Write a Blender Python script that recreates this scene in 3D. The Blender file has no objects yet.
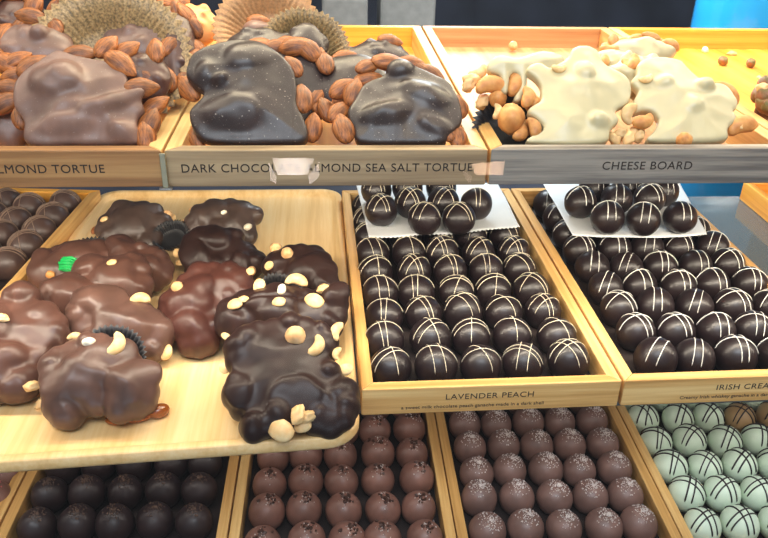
import bpy, bmesh, math, random
from mathutils import Vector, Matrix, Euler, noise
random.seed(11)
SC = bpy.context.scene
COL = SC.collection
R = math.radians

# ------------------------------------------------------------------ camera
F_PX, PITCH, YAW, ROLL = 785.0, .4934, .0824, .0248
CAM = Vector((0, 0, 1.35))
_cp, _sp, _cy, _sy = math.cos(PITCH), math.sin(PITCH), math.cos(YAW), math.sin(YAW)
FWD = Vector((_sy*_cp, _cy*_cp, -_sp))
_r = Vector((_cy, -_sy, 0)); _u = _r.cross(FWD)
RGT = math.cos(ROLL)*_r + math.sin(ROLL)*_u
UPV = -math.sin(ROLL)*_r + math.cos(ROLL)*_u

def ray(px, py): return FWD + RGT*((px-384)/F_PX) + UPV*((269-py)/F_PX)
def at_z(px, py, z):
    d = ray(px, py); return CAM + d*((z-CAM.z)/d.z)
def at_y(px, py, Y):
    d = ray(px, py); return CAM + d*(Y/d.y)
def depth(P): return (Vector(P)-CAM).dot(FWD)

cam_d = bpy.data.cameras.new('camera'); cam = bpy.data.objects.new('camera', cam_d); COL.objects.link(cam)
cam_d.sensor_width = 36; cam_d.lens = F_PX/768*36; cam_d.clip_start = .01
m = Matrix((RGT, UPV, -FWD)).transposed().to_4x4(); m.translation = CAM
cam.matrix_world = m
SC.camera = cam

# ------------------------------------------------------------------ materials
def new_mat(name):
    mt = bpy.data.materials.new(name); mt.use_nodes = True
    nt = mt.node_tree; bs = nt.nodes['Principled BSDF']
    return mt, nt, bs
def N(nt, t, **kw):
    n = nt.nodes.new(t)
    for k, v in kw.items():
        if k in n.inputs: n.inputs[k].default_value = v
        else: setattr(n, k, v)
    return n
def srgb(r, g, b):
    f = lambda c: (c/255/12.92 if c/255 <= .04045 else ((c/255+.055)/1.055)**2.4)
    return (f(r), f(g), f(b), 1)
def ramp(nt, stops):
    n = nt.nodes.new('ShaderNodeValToRGB'); e = n.color_ramp.elements
    e[0].position, e[0].color = stops[0]; e[1].position, e[1].color = stops[1]
    for p, c in stops[2:]:
        x = e.new(p); x.color = c
    return n

def wood(name, axis, c0, c1, c2, rough=.45, strip=130, grain=1.0):
    """bamboo / pale timber: fibres along axis, narrow laminated strips across"""
    mt, nt, bs = new_mat(name); L = nt.links.new
    tc = N(nt, 'ShaderNodeTexCoord'); oi = N(nt, 'ShaderNodeObjectInfo')
    mp = N(nt, 'ShaderNodeMapping')
    s = [260, 260, 260]; s[axis] = 9
    mp.inputs['Scale'].default_value = s
    ad = N(nt, 'ShaderNodeVectorMath', operation='ADD'); L(tc.outputs['Object'], ad.inputs[0])
    sc = N(nt, 'ShaderNodeVectorMath', operation='SCALE'); sc.inputs[0].default_value = (1, 1, 1)
    L(oi.outputs['Random'], sc.inputs['Scale']); L(sc.outputs[0], ad.inputs[1])
    L(ad.outputs[0], mp.inputs['Vector'])
    n1 = N(nt, 'ShaderNodeTexNoise', Scale=1.0, Detail=5.0, Roughness=.65); L(mp.outputs[0], n1.inputs['Vector'])
    mp2 = N(nt, 'ShaderNodeMapping'); s2 = [strip]*3; s2[axis] = 3.0
    mp2.inputs['Scale'].default_value = s2; L(ad.outputs[0], mp2.inputs['Vector'])
    n2 = N(nt, 'ShaderNodeTexNoise', Scale=.9, Detail=1.5, Roughness=.4); L(mp2.outputs[0], n2.inputs['Vector'])
    mx = N(nt, 'ShaderNodeMath', operation='MULTIPLY_ADD'); L(n1.outputs['Fac'], mx.inputs[0]); mx.inputs[1].default_value = .55*grain
    m2 = N(nt, 'ShaderNodeMath', operation='MULTIPLY'); L(n2.outputs['Fac'], m2.inputs[0]); m2.inputs[1].default_value = .55
    L(m2.outputs[0], mx.inputs[2])
    rp = ramp(nt, [(.36, c0), (.54, c1), (.70, c2)]); L(mx.outputs[0], rp.inputs['Fac'])
    L(rp.outputs[0], bs.inputs['Base Color'])
    bs.inputs['Roughness'].default_value = rough
    bp = N(nt, 'ShaderNodeBump', Strength=.12, Distance=.0006); L(n1.outputs['Fac'], bp.inputs['Height']); L(bp.outputs[0], bs.inputs['Normal'])
    return mt

def choc(name, c, rough=.33, bump=.15, var=.25, coat=.15, bloom=0.0, scale=60, spec=.5):
    mt, nt, bs = new_mat(name); L = nt.links.new
    tc = N(nt, 'ShaderNodeTexCoord'); oi = N(nt, 'ShaderNodeObjectInfo')
    ad = N(nt, 'ShaderNodeVectorMath', operation='ADD'); L(tc.outputs['Object'], ad.inputs[0])
    sc = N(nt, 'ShaderNodeVectorMath', operation='SCALE'); sc.inputs[0].default_value = (3, 5, 7); L(oi.outputs['Random'], sc.inputs['Scale']); L(sc.outputs[0], ad.inputs[1])
    n1 = N(nt, 'ShaderNodeTexNoise', Scale=scale, Detail=3.0); L(ad.outputs[0], n1.inputs['Vector'])
    lo = tuple(x*(1-var) for x in c[:3])+(1,); hi = tuple(min(1, x*(1+var)) for x in c[:3])+(1,)
    rp = ramp(nt, [(.3, lo), (.7, hi)]); L(n1.outputs['Fac'], rp.inputs['Fac'])
    out = rp.outputs[0]
    if bloom:
        n3 = N(nt, 'ShaderNodeTexNoise', Scale=900, Detail=1.0); L(ad.outputs[0], n3.inputs['Vector'])
        r3 = ramp(nt, [(.70, (0, 0, 0, 1)), (.78, (1, 1, 1, 1))]); L(n3.outputs['Fac'], r3.inputs['Fac'])
        mu = N(nt, 'ShaderNodeMath', operation='MULTIPLY'); L(r3.outputs[0], mu.inputs[0]); mu.inputs[1].default_value = bloom
        mx = N(nt, 'ShaderNodeMix', data_type='RGBA'); L(mu.outputs[0], mx.inputs[0]); L(out, mx.inputs[6]); mx.inputs[7].default_value = srgb(205, 190, 175)
        out = mx.outputs[2]
    L(out, bs.inputs['Base Color'])
    n2 = N(nt, 'ShaderNodeTexNoise', Scale=110, Detail=1.0); L(ad.outputs[0], n2.inputs['Vector'])
    rr = N(nt, 'ShaderNodeMapRange'); L(n2.outputs['Fac'], rr.inputs['Value']); rr.inputs['To Min'].default_value = rough*.8; rr.inputs['To Max'].default_value = rough*1.25
    L(rr.outputs[0], bs.inputs['Roughness'])
    bp = N(nt, 'ShaderNodeBump', Strength=bump, Distance=.0003); L(n2.outputs['Fac'], bp.inputs['Height']); L(bp.outputs[0], bs.inputs['Normal'])
    bs.inputs['Coat Weight'].default_value = coat; bs.inputs['Coat Roughness'].default_value = .18
    bs.inputs['Specular IOR Level'].default_value = spec
    return mt

def nutmat(name, c0, c1, ridge=True, rough=.5):
    mt, nt, bs = new_mat(name); L = nt.links.new
    tc = N(nt, 'ShaderNodeTexCoord'); oi = N(nt, 'ShaderNodeObjectInfo')
    mp = N(nt, 'ShaderNodeMapping'); mp.inputs['Scale'].default_value = (70, 700, 700) if ridge else (160, 160, 160)
    L(tc.outputs['Object'], mp.inputs['Vector'])
    n1 = N(nt, 'ShaderNodeTexNoise', Scale=1.0, Detail=3.0); L(mp.outputs[0], n1.inputs['Vector'])
    rp = ramp(nt, [(.32, c0), (.68, c1)]); L(n1.outputs['Fac'], rp.inputs['Fac'])
    hs = N(nt, 'ShaderNodeHueSaturation'); L(rp.outputs[0], hs.inputs['Color'])
    mr = N(nt, 'ShaderNodeMapRange'); L(oi.outputs['Random'], mr.inputs['Value']); mr.inputs['To Min'].default_value = .75; mr.inputs['To Max'].default_value = 1.2
    L(mr.outputs[0], hs.inputs['Value']); L(hs.outputs[0], bs.inputs['Base Color'])
    bs.inputs['Roughness'].default_value = rough
    bp = N(nt, 'ShaderNodeBump', Strength=.5 if ridge else .2, Distance=.0006); L(n1.outputs['Fac'], bp.inputs['Height']); L(bp.outputs[0], bs.inputs['Normal'])
    return mt

def plain(name, c, rough=.5, metallic=0.0, noise_amt=.12, scale=80, spec=.5, trans=0.0):
    mt, nt, bs = new_mat(name); L = nt.links.new
    tc = N(nt, 'ShaderNodeTexCoord'); n1 = N(nt, 'ShaderNodeTexNoise', Scale=scale, Detail=2.0); L(tc.outputs['Object'], n1.inputs['Vector'])
    lo = tuple(x*(1-noise_amt) for x in c[:3])+(1,); hi = tuple(min(1, x*(1+noise_amt)) for x in c[:3])+(1,)
    rp = ramp(nt, [(.3, lo), (.7, hi)]); L(n1.outputs['Fac'], rp.inputs['Fac']); L(rp.outputs[0], bs.inputs['Base Color'])
    bs.inputs['Roughness'].default_value = rough; bs.inputs['Metallic'].default_value = metallic; bs.inputs['Specular IOR Level'].default_value = spec
    return mt

BAM = (srgb(176, 124, 62), srgb(214, 164, 96), srgb(236, 196, 130))
M = {}
for ax in (0, 1):
    M['bam%d' % ax] = wood('bamboo_%d' % ax, ax, *BAM)
    M['honey%d' % ax] = wood('honey_glow_bamboo_%d' % ax, ax, srgb(200, 122, 34), srgb(236, 158, 56), srgb(246, 182, 80))  # orange wood tone that also carries the strip light's yellow glow
    M['brown%d' % ax] = wood('aged_bamboo_%d' % ax, ax, srgb(120, 82, 46), srgb(164, 116, 68), srgb(190, 146, 92))
    M['taupe%d' % ax] = wood('taupe_bamboo_%d' % ax, ax, srgb(112, 88, 62), srgb(158, 132, 98), srgb(184, 158, 120), strip=170)
    M['cream%d' % ax] = wood('cream_bamboo_%d' % ax, ax, srgb(170, 116, 72), srgb(194, 142, 96), srgb(210, 164, 118))
    M['grey%d' % ax] = wood('driftwood_grey_%d' % ax, ax, srgb(70, 64, 60), srgb(112, 104, 98), srgb(158, 148, 136), strip=210, grain=1.3)
M['pan'] = wood('pale_beech', 1, srgb(222, 174, 110), srgb(238, 196, 134), srgb(246, 212, 158), rough=.38, strip=60)
M['ink'] = plain('burnt_lettering', srgb(48, 36, 30), .7)
M['dark'] = choc('dark_chocolate', srgb(44, 28, 25), .40, bump=.06, coat=.03, spec=.28)
M['darkdust'] = choc('dusted_dark_chocolate', srgb(50, 36, 34), .40, bump=.04, coat=0.06, bloom=.6, spec=.5)
M['milk'] = choc('milk_chocolate', srgb(84, 56, 47), .38, bump=.06, coat=.05, spec=.4)
M['milkdust'] = choc('pale_milk_chocolate', srgb(122, 92, 80), .42, bump=.04, coat=0.04, bloom=.25, spec=.45)
M['plum'] = choc('plum_milk_chocolate', srgb(90, 64, 55), .38, bump=.05, coat=.05, spec=.45)
M['red'] = choc('reddish_chocolate', srgb(74, 42, 35), .4, bump=.06, coat=.05, spec=.4)
M['greyd'] = choc('bloomed_dark_chocolate', srgb(70, 54, 48), .42, bump=.08, coat=.05)
M['ball'] = choc('truffle_dark', srgb(33, 22, 24), .38, bump=.04, coat=.12)
M['balllined'] = choc('truffle_lined_brown', srgb(70, 50, 44), .42, bump=.04, coat=.08)
M['ball2'] = choc('truffle_plain_dark', srgb(46, 32, 32), .42, bump=.06, coat=.05)
M['ballmilk'] = choc('truffle_milk', srgb(126, 87, 74), .40, bump=.06, coat=.08)
M['ballsalt'] = choc('truffle_milk_grey', srgb(118, 88, 79), .42, bump=.06, coat=.08)
M['mint'] = choc('mint_white', srgb(214, 230, 206), .45, bump=.05, var=.06, coat=.1)
M['caramel'] = choc('caramel_shell', srgb(172, 138, 96), .45, bump=.05, var=.1)
M['white'] = choc('white_chocolate', srgb(196, 184, 146), .36, bump=.05, var=.05, coat=.25)
M['peach'] = choc('butterscotch', srgb(236, 170, 104), .45, bump=.1, var=.1)
M['toffee'] = choc('soft_caramel', srgb(150, 78, 26), .2, bump=.02, coat=.6)
M['almond'] = nutmat('almond_skin', srgb(92, 46, 16), srgb(186, 110, 48))
M['cashew'] = nutmat('cashew', srgb(226, 176, 112), srgb(246, 214, 160), ridge=False)
M['cashewr'] = nutmat('roasted_cashew', srgb(190, 120, 60), srgb(228, 168, 98), ridge=False)
M['hazel'] = nutmat('hazelnut', srgb(206, 152, 96), srgb(236, 196, 146), ridge=False)
M['pist'] = nutmat('pistachio', srgb(96, 92, 40), srgb(140, 84, 52), ridge=False)
M['wnut'] = nutmat('white_nut', srgb(240, 226, 196), srgb(250, 240, 220), ridge=False)
M['goldcup'] = plain('gold_brown_paper', srgb(158, 128, 84), .5, noise_amt=.6, scale=700)
M['tancup'] = plain('tan_paper', srgb(176, 130, 84), .55, noise_amt=.25, scale=700)
M['blackcup'] = plain('black_paper', srgb(34, 33, 36), .5, noise_amt=.2)
M['paper'] = plain('white_wax_paper', srgb(226, 228, 230), .55, noise_amt=.02)
M['pale'] = plain('pale_icing', srgb(228, 216, 190), .45, noise_amt=.03)
M['whiteline'] = plain('white_icing', srgb(232, 230, 222), .45, noise_amt=.03)
M['fineline'] = plain('taupe_icing', srgb(128, 104, 88), .5, noise_amt=.05)
M['darkline'] = plain('dark_icing', srgb(36, 24, 26), .4, noise_amt=.1)
M['salt'] = plain('salt_crystal', srgb(214, 202, 196), .35, noise_amt=.05)
M['nib'] = plain('cocoa_nib', srgb(70, 44, 34), .5, noise_amt=.4, scale=600)
M['sugar'] = plain('brown_sugar', srgb(104, 80, 66), .5, noise_amt=.3, scale=900)
M['green'] = plain('green_plastic', srgb(20, 170, 84), .35)
M['steel'] = plain('brushed_steel', srgb(150, 150, 150), .35, metallic=.9)
M['acrylic'] = plain('smoky_acrylic', srgb(146, 142, 116), .25)
M['slate'] = plain('dark_slate_wall', srgb(46, 50, 62), .6, noise_amt=.35, scale=9)
M['ledge'] = plain('grey_ledge', srgb(150, 148, 142), .5, noise_amt=.08, scale=20)
M['box'] = plain('reflection_grey', srgb(120, 118, 114), .7)
M['pink'] = plain('pink_ribbon', srgb(200, 110, 110), .6)
M['cabinet'] = plain('dark_cabinet', srgb(40, 36, 36), .5)
M['dark_floor'] = plain('dark_tray_floor', srgb(40, 30, 28), .6)  # dark floor colour of the truffle trays
M['deck'] = plain('deck_black', srgb(34, 30, 30), .4)
M['floor'] = plain('grey_floor_tile', srgb(120, 116, 110), .5)

def canister_mat():
    mt, nt, bs = new_mat('blue_enamel'); L = nt.links.new
    tc = N(nt, 'ShaderNodeTexCoord'); n1 = N(nt, 'ShaderNodeTexNoise', Scale=8.0); L(tc.outputs['Object'], n1.inputs['Vector'])
    rp = ramp(nt, [(.3, srgb(24, 116, 176)), (.7, srgb(40, 150, 210))]); L(n1.outputs['Fac'], rp.inputs['Fac']); L(rp.outputs[0], bs.inputs['Base Color'])
    bs.inputs['Roughness'].default_value = .16; bs.inputs['Metallic'].default_value = .05; bs.inputs['Coat Weight'].default_value = .8
    return mt
M['blue'] = canister_mat()

def pane_mat(name, tint, base_refl, ior=1.45, haze=0.0, hazec=(.5, .55, .6, 1)):
    mt = bpy.data.materials.new(name); mt.use_nodes = True; nt = mt.node_tree; nt.nodes.clear(); L = nt.links.new
    out = N(nt, 'ShaderNodeOutputMaterial'); tr = N(nt, 'ShaderNodeBsdfTransparent'); tr.inputs['Color'].default_value = tint
    gl = N(nt, 'ShaderNodeBsdfGlossy'); gl.inputs['Roughness'].default_value = 0.0 if not haze else .08
    fr = N(nt, 'ShaderNodeFresnel', IOR=ior); mu = N(nt, 'ShaderNodeMath', operation='MULTIPLY'); L(fr.outputs[0], mu.inputs[0]); mu.inputs[1].default_value = base_refl
    mx = N(nt, 'ShaderNodeMixShader'); L(mu.outputs[0], mx.inputs[0])
    if haze:
        df = N(nt, 'ShaderNodeBsdfDiffuse'); df.inputs['Color'].default_value = hazec
        m2 = N(nt, 'ShaderNodeMixShader'); m2.inputs[0].default_value = haze; L(tr.outputs[0], m2.inputs[1]); L(df.outputs[0], m2.inputs[2]); L(m2.outputs[0], mx.inputs[1])
    else: L(tr.outputs[0], mx.inputs[1])
    L(gl.outputs[0], mx.inputs[2]); L(mx.outputs[0], out.inputs['Surface'])
    return mt
M['pane'] = pane_mat('front_glass', (.985, .99, .985, 1), .75)
M['shelf'] = pane_mat('shelf_glass', (.62, .68, .7, 1), 1.2, haze=.45, hazec=srgb(150, 156, 158))

def emis(name, c, s, c2=None, s2=None):
    mt = bpy.data.materials.new(name); mt.use_nodes = True; nt = mt.node_tree; nt.nodes.clear(); L = nt.links.new
    out = N(nt, 'ShaderNodeOutputMaterial'); e = N(nt, 'ShaderNodeEmission'); e.inputs['Color'].default_value = c; e.inputs['Strength'].default_value = s
    L(e.outputs[0], out.inputs['Surface'])
    if s2:
        tc = N(nt, 'ShaderNodeTexCoord'); g = N(nt, 'ShaderNodeTexGradient', gradient_type='SPHERICAL'); mp = N(nt, 'ShaderNodeMapping'); mp.inputs['Scale'].default_value = (16, 16, 16)
        L(tc.outputs['Object'], mp.inputs[0]); L(mp.outputs[0], g.inputs[0])
        mr = N(nt, 'ShaderNodeMapRange'); L(g.outputs['Fac'], mr.inputs['Value']); mr.inputs['To Min'].default_value = s; mr.inputs['To Max'].default_value = s2; mr.inputs['From Max'].default_value = .5
        L(mr.outputs[0], e.inputs['Strength'])
    return mt

# ------------------------------------------------------------------ object helpers
def mesh_obj(name, me, mat, parent=None, smooth=True):
    o = bpy.data.objects.new(name, me); COL.objects.link(o)
    if mat is not None:
        me.materials.clear(); me.materials.append(mat)
    if smooth:
        for p in me.polygons: p.use_smooth = True
    if parent is not None: o.parent = parent
    return o
def bm_obj(name, bm, mat, parent=None, smooth=True):
    me = bpy.data.meshes.new(name); bm.to_mesh(me); bm.free()
    return mesh_obj(name, me, mat, parent, smooth)
def tag(o, label, cat, group=None, kind=None):
    if label: o['label'] = label
    if cat: o['category'] = cat
    if group: o['group'] = group
    if kind: o['kind'] = kind
    return o
def thing(name, label, cat, loc=(0, 0, 0), rot=None, group=None):
    o = bpy.data.objects.new(name, None); COL.objects.link(o); o.empty_display_size = .01
    o.location = loc
    if rot is not None: o.rotation_euler = rot
    return tag(o, label, cat, group)
def prism(bm, pts, z0, z1):
    a = [bm.verts.new((x, y, z0)) for x, y in pts]; b = [bm.verts.new((x, y, z1)) for x, y in pts]
    n = len(pts); bm.faces.new(a[::-1]); bm.faces.new(b)
    for i in range(n): bm.faces.new((a[i], a[(i+1) % n], b[(i+1) % n], b[i]))
def box(bm, lo, hi):
    prism(bm, [(lo[0], lo[1]), (hi[0], lo[1]), (hi[0], hi[1]), (lo[0], hi[1])], lo[2], hi[2])
def bevel(o, w=.0007, seg=2):
    md = o.modifiers.new('soft', 'BEVEL'); md.width = w; md.segments = seg; md.limit_method = 'ANGLE'
    return o
def tube(bm, pts, rad, seg=6, taper=True):
    pts = [Vector(p) for p in pts]; rings = []
    for i, p in enumerate(pts):
        t = (pts[min(i+1, len(pts)-1)] - pts[max(i-1, 0)]).normalized()
        a = t.orthogonal().normalized(); 
        if i and rings_a.dot(t) < .99: a = (rings_a - t*rings_a.dot(t)).normalized()
        rings_a = a; b = t.cross(a)
        rr = rad*(.35 if taper and i in (0, len(pts)-1) else 1)
        rings.append([bm.verts.new(p + (a*math.cos(2*math.pi*k/seg) + b*math.sin(2*math.pi*k/seg))*rr) for k in range(seg)])
    for i in range(len(rings)-1):
        for k in range(seg):
            bm.faces.new((rings[i][k], rings[i][(k+1) % seg], rings[i+1][(k+1) % seg], rings[i+1][k]))
    bm.faces.new(rings[0][::-1]); bm.faces.new(rings[-1])
def text_obj(body, size, mat, parent, loc, rot, name='lettering', align='CENTER', stretch=1.0, space=1.08):
    cu = bpy.data.curves.new('lettering_curve', 'FONT'); cu.body = body; cu.size = size; cu.align_x = align; cu.align_y = 'CENTER'
    cu.extrude = .00008; cu.space_character = space
    me = evaluated_mesh(bpy.data.objects.new('tmp', cu))
    for v in me.vertices: v.co.x *= stretch
    o = mesh_obj(name, me, mat, parent, smooth=False); o.location = loc; o.rotation_euler = rot
    return o

TS = bpy.data.scenes.new('workshop')
def evaluated_mesh(t):
    TS.collection.objects.link(t); vl = TS.view_layers[0]; vl.update()
    me = bpy.data.meshes.new_from_object(t.evaluated_get(vl.depsgraph)); bpy.data.objects.remove(t); return me
# ------------------------------------------------------------------ setting
SH = (1.1981, 1.0455, .9024)      # top of the upper shelf, middle shelf, deck
TH = .0192                        # tray height
D = .3086; W = .16
bm = bmesh.new(); box(bm, (-3, -3, -.05), (3, 3, 0)); tag(bm_obj('floor', bm, M['floor'], smooth=False), None, None, kind='structure')
bm = bmesh.new(); box(bm, (-3, 2.0, 0), (3, 2.1, 2.8)); tag(bm_obj('wall_back', bm, M['slate'], smooth=False), None, None, kind='structure')

case = thing('display_case', 'glass fronted display case with clear shelves holding all the trays', 'display case', (0, .5, 0))
def cpart(name, lo, hi, mat, bev=.001):
    bm = bmesh.new(); box(bm, lo, hi); o = bm_obj(name, bm, mat, case, smooth=False); o.matrix_parent_inverse = Matrix.Translation((0, -.5, 0))
    if bev: bevel(o, bev)
    return o
cpart('base_cabinet', (-1.0, .22, 0), (1.2, .72, .86), M['cabinet'])
cpart('display_deck', (-1.0, .20, .86), (1.2, .72, SH[2]-.0004), M['deck'])
cpart('glass_shelf', (-1.0, .384, SH[0]-.0042), (1.2, .71, SH[0]-.0004), M['shelf'], 0)
cpart('glass_shelf', (-1.0, .386, SH[1]-.0048), (1.2, .71, SH[1]-.0004), M['shelf'], 0)
cpart('end_panel', (-1.02, .2, .86), (-1.0, .72, 1.5), M['cabinet'])
cpart('end_panel', (1.2, .2, .86), (1.22, .72, 1.5), M['cabinet'])
# leaning front pane (single sheet)
bm = bmesh.new()
pz = lambda z: .34 + (z-1.2)*.4
vs = [bm.verts.new((x, pz(z), z)) for x, z in ((-1.0, .905), (1.2, .905), (1.2, 1.6), (-1.0, 1.6))]
bm.faces.new(vs); o = bm_obj('front_glass', bm, M['pane'], case, smooth=False); o.matrix_parent_inverse = Matrix.Translation((0, -.5, 0)); o['label'] = 'clear leaning front glass'

# ------------------------------------------------------------------ trays
def tray(name, label, loc, yaw, mats, w=W, d=D, h=TH, t=.0075, text=None, tsize=.0062, tx=None, sub=None, subx=None, stretch=1.18, tz=.5, dark_floor=False, group='bamboo candy trays'):
    """mats: (rim/front family key, inner key, front key)"""
    sides, inner, front = mats
    rt = thing(name, label, 'tray', loc, (0, 0, yaw), group)
    def bd(nm, pts, mat, lab=None):
        b = bmesh.new(); prism(b, pts, 0.0, h); o = bm_obj(nm, b, mat, rt, smooth=False); bevel(o, .0006)
        if lab: o['label'] = lab
        return o
    e = .0001
    bd('front_board', [(e, 0), (w-e, 0), (w-t-e, t), (t+e, t)], M[front+'0'])
    bd('back_board', [(t+e, d-t), (w-t-e, d-t), (w-e, d), (e, d)], M[inner+'0'])
    bd('side_board', [(0, e), (t, t+e), (t, d-t-e), (0, d-e)], M[sides+'1'])
    bd('side_board', [(w-t, t+e), (w, e), (w, d-e), (w-t, d-t-e)], M[sides+'1'])
    b = bmesh.new(); box(b, (t+.0002, t+.0002, .0004), (w-t-.0002, d-t-.0002, .003)); bm_obj('floor_panel', b, M['dark_floor'] if dark_floor else M[inner+'1'], rt, smooth=False)
    if text:
        text_obj(text, tsize, M['ink'], rt, (tx if tx is not None else w/2, -.0001, h*tz), (R(90), 0, 0), stretch=stretch)
    if sub:
        text_obj(sub, .0034, M['ink'], rt, (subx if subx is not None else w/2, -.0001, h*.24), (R(90), 0, 0), name='small_lettering', stretch=1.1, space=1.0)
    return rt
X0 = (-.0784, .0195, -.0718); Y0 = (.3708, .3774, .3774); YW = (-.0009, .0147, -.0139)
tray('candy_tray', 'bamboo tray lettered dark chocolate almond sea salt tortue', (X0[0], Y0[0], SH[0]), YW[0], ('bam', 'honey', 'taupe'), text='DARK CHOCOLATE ALMOND SEA SALT TORTUE', tx=.080, stretch=1.0)
tray('candy_tray', 'brown bamboo tray of milk chocolate almond tortues', (X0[0]-W-.0014, Y0[0]+.0003, SH[0]), YW[0], ('bam', 'honey', 'brown'), text='ALMOND TORTUE', tx=.1040, stretch=1.01)
tray('candy_tray', 'grey fronted tray lettered cheese board holding white chocolate tortues', (X0[0]+W+.0014, Y0[0], SH[0]), YW[0], ('bam', 'cream', 'grey'), text='CHEESE BOARD', tx=.0825, stretch=1.03, tz=.52)
tray('candy_tray', 'honey glow coloured tray with scattered pistachios on the top shelf', (X0[0]+2*W+.003, Y0[0], SH[0]), YW[0], ('bam', 'honey', 'grey'))
tray('candy_tray', 'bamboo tray lettered lavender peach', (X0[1], Y0[1], SH[1]), YW[1], ('bam', 'bam', 'bam'), text='LAVENDER PEACH', tx=.0785, tsize=.0056, stretch=1.12, tz=.60, sub='a sweet milk chocolate peach ganache made in a dark shell', subx=.0685, dark_floor=True)
tray('candy_tray', 'bamboo tray lettered irish cream', (X0[1]+(W+.0019)*math.cos(YW[1]), Y0[1]+(W+.0019)*math.sin(YW[1]), SH[1]), YW[1], ('bam', 'bam', 'bam'), text='IRISH CREAM', tx=.080, tsize=.0056, stretch=1.15, tz=.60, sub='Creamy Irish whiskey ganache in a dark shell', subx=.0715, dark_floor=True)
LT_YAW = -.092; lt_r = Vector((-.2083, .6905))
lx = Vector((math.cos(LT_YAW), math.sin(LT_YAW))); ly = Vector((-math.sin(LT_YAW), math.cos(LT_YAW)))
lo = lt_r - lx*W - ly*D
tray('candy_tray', 'bamboo tray of fine lined truffles beside the wooden serving tray', (lo.x, lo.y, SH[1]), LT_YAW, ('bam', 'honey', 'bam'), dark_floor=True)
tray('candy_tray', 'orange wooden tray standing alone past the bare glass shelf', (.4165, .7019-D, SH[1]), .005, ('honey', 'honey', 'honey'))
step = (W-.0001+.0016)
names2 = ['bamboo tray of plain dark truffles under the wooden serving tray', 'bamboo tray of nib topped milk truffles', 'bamboo tray of salt topped milk truffles', 'bamboo tray of mint white truffles']
t2 = []
cB = [(-1, -.0014), (0, 0), (1, .0010), (2, .0020)]
for (k, off), lb in zip(cB, names2):
    x = k*W+off
    p = (X0[2]+x*math.cos(YW[2]), Y0[2]+x*math.sin(YW[2]), SH[2]); t2.append(p)
    tray('candy_tray', lb, p, YW[2], ('bam', 'bam', 'bam'), dark_floor=True)
x = -2*W-.003
pL = (X0[2]+x*math.cos(YW[2]), Y0[2]+x*math.sin(YW[2]), SH[2])
tray('candy_tray', 'bamboo tray with red dusted truffles at the deck corner', pL, YW[2], ('bam', 'bam', 'bam'), dark_floor=True)

# smoky divider clip between the two brown fronted trays
dv = thing('tray_divider', 'smoky plastic divider strip between two top shelf trays', 'divider', (X0[0]-.0007, Y0[0]-.0012, SH[0]))
b = bmesh.new(); box(b, (-.0014, -.0014, -.0002), (.0014, -.0002, .0185)); bevel(bm_obj('divider_plate', b, M['acrylic'], dv, False), .0004)
b = bmesh.new(); box(b, (-.0032, -.0026, -.0004), (.0032, .0002, .0008)); bevel(bm_obj('divider_foot', b, M['steel'], dv, False), .0004)

# pale wooden serving tray with a rounded lip
PR = SH[1] + .0098
def pan():
    cs = [at_z(102, 190, PR), at_z(341, 188.5, PR), at_z(361, 436, PR), at_z(-95, 469, PR)]
    base = Vector((0, 0, 0)); 
    for c in cs: base += c/4
    base.z = SH[1]+.0002
    pts = [Vector((c.x-base.x, c.y-base.y)) for c in cs]
    cen = sum(pts, Vector((0, 0)))/4
    def loop(inset, rad, n=8):
        out = []; P = []
        for i in range(4):
            p, a, c = pts[i], pts[i-1], pts[(i+1) % 4]
            da = (a-p).normalized(); dc = (c-p).normalized()
            P.append(p + (da+dc)*inset)
        for i in range(4):
            p, a, c = P[i], P[i-1], P[(i+1) % 4]
            da = (a-p).normalized(); dc = (c-p).normalized()
            s = p+da*rad; e = p+dc*rad; o = p+(da+dc)*rad
            for k in range(n+1):
                t = k/n*math.pi/2
                out.append(o - (dc*rad)*math.cos(t) - (da*rad)*math.sin(t))
        return out
    H = PR-base.z
    prof = [(.0040, .016, 0), (.0012, .018, .001), (0, .019, .003), (0, .019, H-.0012), (.0006, .0185, H-.0003), (.0015, .018, H), (.0048, .016, H), (.0062, .015, H-.0005), (.0085, .0135, H-.0038), (.0105, .012, H-.0046), (.013, .010, H-.0048)]
    b = bmesh.new(); rings = []
    for ins, rad, z in prof: rings.append([b.verts.new((q.x, q.y, z)) for q in loop(ins, rad)])
    n = len(rings[0])
    for i in range(len(rings)-1):
        for k in range(n): b.faces.new((rings[i][k], rings[i][(k+1) % n], rings[i+1][(k+1) % n], rings[i+1][k]))
    b.faces.new(rings[-1]); b.faces.new(rings[0][::-1]); bmesh.ops.recalc_face_normals(b, faces=b.faces)
    o = bm_obj('serving_tray', b, M['pan'], None); o.location = base
    tag(o, 'pale wooden serving tray with a raised rounded lip', 'tray')
    return base.z+H-.0048
PF = pan()

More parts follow.
